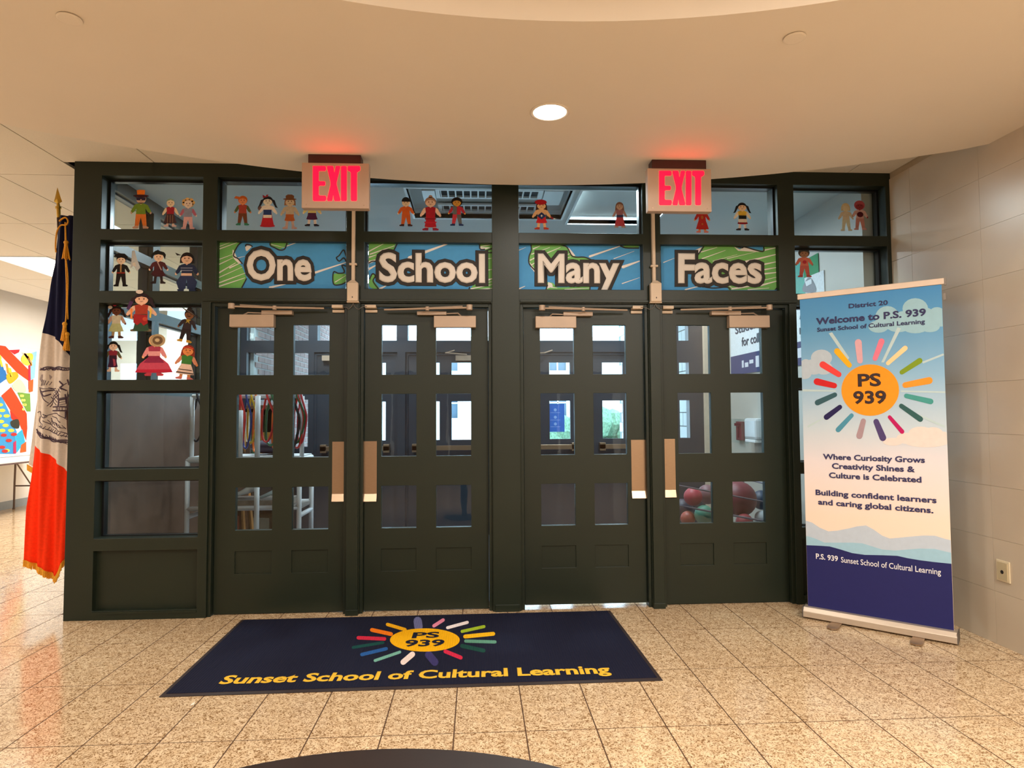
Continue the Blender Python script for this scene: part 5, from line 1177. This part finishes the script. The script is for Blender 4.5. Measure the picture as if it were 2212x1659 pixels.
# rope rack on the left
rk = thing('rope_rack', (-1.95, 5.75, 0), 'white tube rack hung with jump ropes behind the leftmost door', 'rack')
px0, px1 = -2.42, -1.50
g = MB()
for x in (px0, px1):
    for y in (5.55, 5.95): g.tube([(x, y, .06), (x, y, 1.02)], .02, 10)
    g.tube([(x, 5.55, .55), (x, 5.95, .55)], .02, 10); g.tube([(x, 5.55, 1.02), (x, 5.95, 1.02)], .02, 10)
for y in (5.55, 5.95):
    for z in (.2, .62, 1.02): g.tube([(px0, y, z), (px1, y, z)], .02, 10)
obj('tube_frame', g, PVC, rk, smooth=True)
for x in (px0, px1):
    for y in (5.55, 5.95): obj('foot', MB().lathe((x, y, 0), [(.0, 0), (.03, 0), (.03, .03), (.024, .07), (0, .07)], 14), RUBBER, rk)
g = MB()
for x, y in ((-1.83, 5.49), (-1.975, 5.50)): g.tube([(x, y, .99), (x, y, 1.56 if x > -1.9 else 1.44)], .021, 10)
g.tube([(-1.83, 5.49, .0), (-1.83, 5.49, 1.0)], .021, 10).tube([(-1.975, 5.50, 1.0), (-1.975, 5.56, .99)], .018, 8).tube([(-1.83, 5.49, 1.02), (-1.83, 5.56, 1.02)], .018, 8)
obj('upright', g, PVC, rk, smooth=True)
g = MB(); g.tube([(px0, 5.62, 1.56), (px1, 5.62, 1.56)], .019, 10); g.tube([(px0, 5.62, 1.02), (px0, 5.62, 1.56)], .019, 10).tube([(px1, 5.62, 1.02), (px1, 5.62, 1.56)], .019, 10)
obj('hanging_bar', g, PVC, rk, smooth=True)
obj('shelf', MB().box((px0, 5.55, 1.03), (px1, 5.95, 1.05)), mat('pale_shelf', '#cfd3d6', .5, noise=.05), rk)
obj('lower_shelf', MB().box((px0, 5.55, .60), (px1, 5.95, .62)), mat('grey_shelf', '#85827f', .5, noise=.1), rk)
RC = [('red', '#d6322e'), ('orange', '#f07a2a'), ('yellow', '#e0b92e'), ('green', '#2e6e44'), ('blue', '#2b3f8c'), ('black', '#1c1c26'), ('purple', '#4a2f66'), ('red', '#c9283a'), ('lime', '#8fae4a')]
pr_ = [(-2.38, 5), (-2.33, 8), (-2.28, 6), (-2.22, 2), (-2.16, 5), (-2.08, 3), (-2.02, 0), (-1.97, 4), (-1.93, 2), (-1.89, 1), (-1.80, 0), (-1.76, 3), (-1.72, 1), (-1.69, 7), (-1.66, 6), (-1.63, 3), (-1.60, 5), (-1.55, 3), (-1.54, 0), (-1.51, 7)]
PL = ['at the left end', 'second from the left end', 'third from the left end', 'fourth from the left', 'fifth from the left', 'sixth from the left', 'seventh, just left of the tall upright', 'eighth, beside the tall upright', 'ninth from the left', 'tenth, touching the tall upright', 'just right of the tall upright', 'second right of the upright', 'third right of the upright', 'fourth right of the upright', 'fifth right of the upright', 'sixth right of the upright', 'seventh right of the upright', 'fourth from the right end', 'third from the right end', 'at the right end']
for k, (x, ci) in enumerate(pr_):
    nm, c = RC[ci]; w_ = .05+.04*random.random(); z0 = 1.58; z1 = 1.08+.1*random.random(); y = 5.60-.02*random.random()
    pts = [(x-w_*.2, 5.654, 1.555), (x, 5.622, 1.602), (x+w_*.2, 5.586, 1.555), (x+w_*.7, 5.582, 1.46), (x+w_, 5.58, (z0+z1)/2), (x+w_*.6, 5.58, z1+.05), (x, 5.61, z1), (x-w_*.6, 5.655, z1+.06), (x-w_*.6, 5.66, (z0+z1)/2+.05), (x-w_*.45, 5.662, 1.46)]
    single('jump_rope', MB().tube(smooth_poly(pts, 4), .008+.004*random.random(), 6, closed=True), mat('rope_'+c.strip('#'), c, .5, noise=.1, nscale=60), '%s jump rope looped over the rack bar, %s' % (nm, PL[k]), 'jump rope', 'jump ropes hanging on the rack', smooth=True)
# things on the lower shelf: white bats and papers
for k, (x, y, r, c, lab) in enumerate(((-1.98, 5.6, .5, '#d7dde2', 'white plastic bat leaning on the lower shelf at left'), (-1.72, 5.62, .45, '#c8dfe6', 'pale blue plastic bat on the lower shelf beside the upright'))):
    g = MB(); g.tube([(x-.12, y, .70), (x-.02, y, .74), (x+.02, y, .755), (x+.12, y, .80)], lambda t: .012+.022*t, 10)
    single('plastic_bat', g, mat('bat_'+c.strip('#'), c, .4, noise=.05), lab, 'bat', 'plastic bats on the rack', smooth=True)
single('cardboard_box', MB().slab(-2.35, -1.60, .625, .68, 5.58, 5.9, []), mat('grey_brown_card', '#8a8178', .8, noise=.15, nscale=30), 'flat grey-brown cardboard box on the rack lower shelf', 'box')
single('striped_cloth', MB().tube(smooth_poly([(-1.66, 5.56, .64), (-1.64, 5.53, .72), (-1.60, 5.52, .66), (-1.58, 5.52, .45), (-1.6, 5.52, .3), (-1.57, 5.53, .24)], 4, False), .022, 8), mat('red_white_cloth', '#b8484a', .8, noise=.6, nscale=40), 'red and white cloth hanging off the rack lower shelf', 'cloth', smooth=True)
single('sports_bag', MB().sphere((-1.8, 5.81, 1.12), .1, 14, (2.0, 1.2, .65)), mat('dark_purple_bag', '#221c36', .6, noise=.1), 'dark purple bag lying on the upper rack shelf', 'bag', smooth=True)
# brown cabinet added beyond the side window to imitate reflections in its glass
WOODC = mat('brown_cabinet_wood', '#5b3a26', .45, noise=.2, nscale=6, stretch=(1, 1, 6))
t = thing('reflection_cabinet', (-2.30, 6.9, 0), 'added brown cabinet with open shelves, imitating reflections in the side window', 'cabinet')
g = MB()
g.slab(-2.68, -2.0, 0, 1.50, 6.7, 7.2, [(-2.65, -2.36, .1, .5), (-2.33, -2.03, .1, .5), (-2.65, -2.36, .54, .95), (-2.33, -2.03, .54, .95), (-2.65, -2.03, 1.0, 1.46)])
obj('carcass', g, WOODC, t, bevel=.004); obj('back_board', MB().box((-2.67, 7.16, .05), (-2.01, 7.18, 1.48)), mat('dark_back_board', '#3a2a20', .6, noise=.1), t)
for k, (x0, z0, w_, h_, c, lab) in enumerate(((-2.62, 1.0, .14, .40, '#8f5a44', 'reddish folder leaning on the top cabinet shelf'), (-2.45, 1.0, .05, .42, '#3f8fc0', 'narrow blue folder on the top cabinet shelf'), (-2.39, 1.0, .06, .43, '#e6e8e4', 'white folder on the top cabinet shelf'), (-2.30, 1.0, .05, .40, '#4c7a58', 'green folder on the top cabinet shelf'), (-2.22, 1.0, .15, .22, '#a7742f', 'ochre box on the top cabinet shelf'), (-2.6, .54, .16, .28, '#7d4a33', 'rust brown box on the middle cabinet shelf'), (-2.30, .54, .2, .22, '#4d4440', 'dark grey box on the middle cabinet shelf'), (-2.62, .1, .2, .28, '#8a3a2c', 'brick red box on the bottom cabinet shelf'), (-2.30, .1, .18, .25, '#6d6a5c', 'olive grey box on the bottom cabinet shelf'))):
    single('folder' if 'folder' in lab else 'box', MB().box((x0, 6.74, z0+.002), (x0+w_, 7.05, z0+h_)), paper(c), lab, 'folder' if 'folder' in lab else 'box', 'things on the added cabinet shelves', bevel=.003)
t = thing('easel', (-2.2, 6.1, 0), 'wooden easel with a tan board standing in the vestibule at left', 'easel')
g = MB()
for a, b in (((-2.52, 6.05, 0), (-2.30, 6.2, 1.48)), ((-2.02, 6.05, 0), (-2.22, 6.2, 1.48)), ((-2.27, 6.5, 0), (-2.26, 6.22, 1.46))): g.tube([a, b], .018, 6)
obj('frame', g, mat('orange_pine', '#b0783a', .5, noise=.15, nscale=10), t)
obj('ledge', MB().box((-2.50, 6.04, .62), (-2.06, 6.12, .65)), mat('orange_pine', '#b0783a'), t)
obj('board', MB().poly([(-2.44, 6.06, .66), (-2.10, 6.06, .66), (-2.12, 6.16, 1.15), (-2.42, 6.16, 1.15)], (0, .012, 0)), paper('#5a4436'), t)
obj('white_sheet', MB().poly([(-2.40, 6.05, .70), (-2.30, 6.05, .69), (-2.28, 6.075, .86), (-2.36, 6.075, .87)], (0, .002, 0)), paper('#dfe8e0'), t)
# right wall: long notice, green notice, alarm box, dispenser
XR = 2.998
t = thing('wall_notice', (XR, 6.4, 1.83), 'long white and navy lettered notice on the right vestibule wall', 'notice')
obj('sheet', MB().box((XR-.006, 5.35, 1.83), (XR, 7.42, 2.62)), paper('#dfe6ea'), t)
obj('navy_band', MB().box((XR-.008, 5.35, 1.83), (XR-.006, 7.42, 2.05)), paper('#4b4f74'), t)
NT = mat('notice_grey_ink', '#4a4a58', .7, noise=.04)
def ntext(s, u0, v0, u1, v1, h, mt):
    a, b = onx(u0, v0, XR-.010), onx(u1, v1, XR-.010); z = (a.z+b.z)/2
    text('lettering', s, (XR-.009, a.y, z), (XR-.009, b.y, z), (0, 0, h), (-1, 0, 0), mt, t, bold=.02, depth=.0008)
ntext('Students', 1588, 720, 1650, 706, .09, NT)
ntext('for college', 1602, 747, 1660, 735, .10, NT)
NWT = mat('notice_white_ink', '#d5d9e2', .7, noise=.04)
for (y0, y1, z0, z1) in ((7.05, 7.10, 1.90, 1.98), (6.93, 7.02, 1.90, 1.95), (6.80, 6.9, 1.93, 1.97), (6.66, 6.74, 1.88, 2.0), (6.50, 6.60, 1.9, 1.99), (5.7, 5.85, 1.9, 1.99)):
    obj('printed_mark', MB().box((XR-.0095, y0, z0), (XR-.008, y1, z1)), NWT, t)
ntext('A', 1727, 690, 1738, 687, .10, NT); ntext('ng', 1727, 722, 1738, 720, .09, NT)
t = thing('green_banner', (XR, 5.75, 2.44), 'green and grey hanging banner high on the right vestibule wall', 'banner')
def rz(x, y): return (1690+x*.19286, 360+y*.19286)
def rpoly(nm, pts, col, d, sm=False):
    q = smooth_poly(pts, 3) if sm else pts
    obj(nm, MB().poly([tuple(onx(*rz(*p), XR-.004-d)) for p in q], (-.001, 0, 0)), paper(col), t)
rpoly('green_field', [(120, 1100), (300, 1020), (400, 965), (418, 1400), (120, 1440)], '#3f9468', 0)
rpoly('teal_field', [(120, 1110), (230, 1050), (260, 1420), (120, 1440)], '#5fb0a4', .002)
rpoly('grey_shape', [(230, 1400), (250, 1300), (300, 1240), (350, 1290), (375, 1400)], '#8a9098', .004, True)
rpoly('white_shape', [(255, 1290), (325, 1255), (330, 1310), (270, 1340)], '#dfe6ea', .006)
a = onx(1588, 955, XR); b = onx(1616, 905, XR)
t = thing('alarm_box', (XR, (a.y+b.y)/2, a.z), 'small red pull box under a clear cover on the right vestibule wall', 'alarm')
y0, y1 = sorted((a.y, b.y)); obj('cover', MB().box((XR-.05, y0, a.z), (XR, y1, b.z)), GLASS, t); ym = (y0+y1)/2
obj('red_body', MB().box((XR-.04, ym-.09, a.z+.03), (XR, ym+.06, b.z-.03)), mat('dark_red_enamel', '#7a1c34', .4, noise=.08), t, bevel=.005)
obj('lever', MB().box((XR-.05, ym-.11, b.z-.08), (XR-.04, ym+.08, b.z-.05)).box((XR-.05, ym-.03, a.z+.06), (XR-.04, ym+.0, b.z-.08)), mat('dark_red_enamel', '#7a1c34'), t)
a = onx(1628, 948, XR); b = onx(1650, 903, XR)
t = thing('hand_dispenser', (XR, (a.y+b.y)/2, a.z), 'pale grey rounded dispenser on the right vestibule wall beside the red alarm', 'dispenser')
y0, y1 = sorted((a.y, b.y)); obj('shell', MB().box((XR-.11, y0-.05, a.z), (XR, y1, b.z)), mat('pale_grey_plastic', '#c8cfd2', .25, noise=.03), t, bevel=.03)
obj('drip_lip', MB().box((XR-.11, y0-.02, a.z-.03), (XR, y1-.03, a.z)), WHT, t, bevel=.005)
# ball cart
t = thing('ball_cart', (2.2, 5.95, 0), 'low open metal cart of play balls behind the rightmost door', 'cart')
x0, x1, y0, y1 = 1.62, 2.72, 5.4, 6.5
CM = mat('dull_steel_rod', '#8a8490', .4, metal=.6, noise=.05)
g = MB()
for x in (x0, x1):
    for y in (y0, y1): g.tube([(x, y, .08), (x, y, .93)], .014, 8)
for z in (.2, .5, .72, .93):
    for x in (x0, x1): g.tube([(x, y0, z), (x, y1, z)], .008, 6)
    for y in ((y0, y1) if z > .8 else (y1,)): g.tube([(x0, y, z), (x1, y, z)], .008, 6)
for k in range(1, 6): g.tube([(x0, y0+k*(y1-y0)/6, .2), (x1, y0+k*(y1-y0)/6, .2)], .006, 5)
obj('rod_frame', g, CM, t)
g = MB(); g.tube([(1.62, 5.37, .80), (2.72, 5.37, .58)], .007, 6).tube([(1.62, 5.37, .63), (2.72, 5.37, .42)], .009, 6); obj('sloping_rods', g, CM, t)
for x in (x0, x1):
    for y in (y0, y1): obj('caster', MB().cyl((x-.012, y, .04), (x+.012, y, .04), .04, 16).cyl((x, y, .05), (x, y, .09), .012, 8), RUBBER, t)
def ball(u, v, y, r, c, lab):
    p = at(u, v, y); g = MB(); g.sphere(p, r, 24); 
    single('play_ball', g, mat('ball_'+c.strip('#'), c, .5, noise=.08, nscale=14), lab, 'ball', 'balls in the metal cart', smooth=True)
ball(1497, 1073, 5.7, .082, '#a0303f', 'crimson ball in the cart, in the left glass pane of the last door')
ball(1521, 1112, 5.62, .085, '#3f7a66', 'sea green ball in the cart')
ball(1486, 1120, 5.70, .066, '#9c4438', 'terracotta ball below the crimson one in the cart')
ball(1528, 1068, 5.85, .09, '#6e4850', 'dusky mauve ball behind the crimson one')
ball(1595, 1078, 5.75, .16, '#6b2230', 'large dark red ball in the cart, seen in the rightmost door pane')
ball(1608, 1128, 5.6, .075, '#8a3038', 'small red ball under the large dark red one')
ball(1645, 1080, 5.9, .09, '#2a3a50', 'dark blue ball at the right of the cart')
ball(1645, 1118, 5.65, .06, '#c4c8cc', 'white ball at the right end of the cart')
ball(1475, 1100, 6.1, .10, '#2a2438', 'very dark violet ball at the back left of the cart')
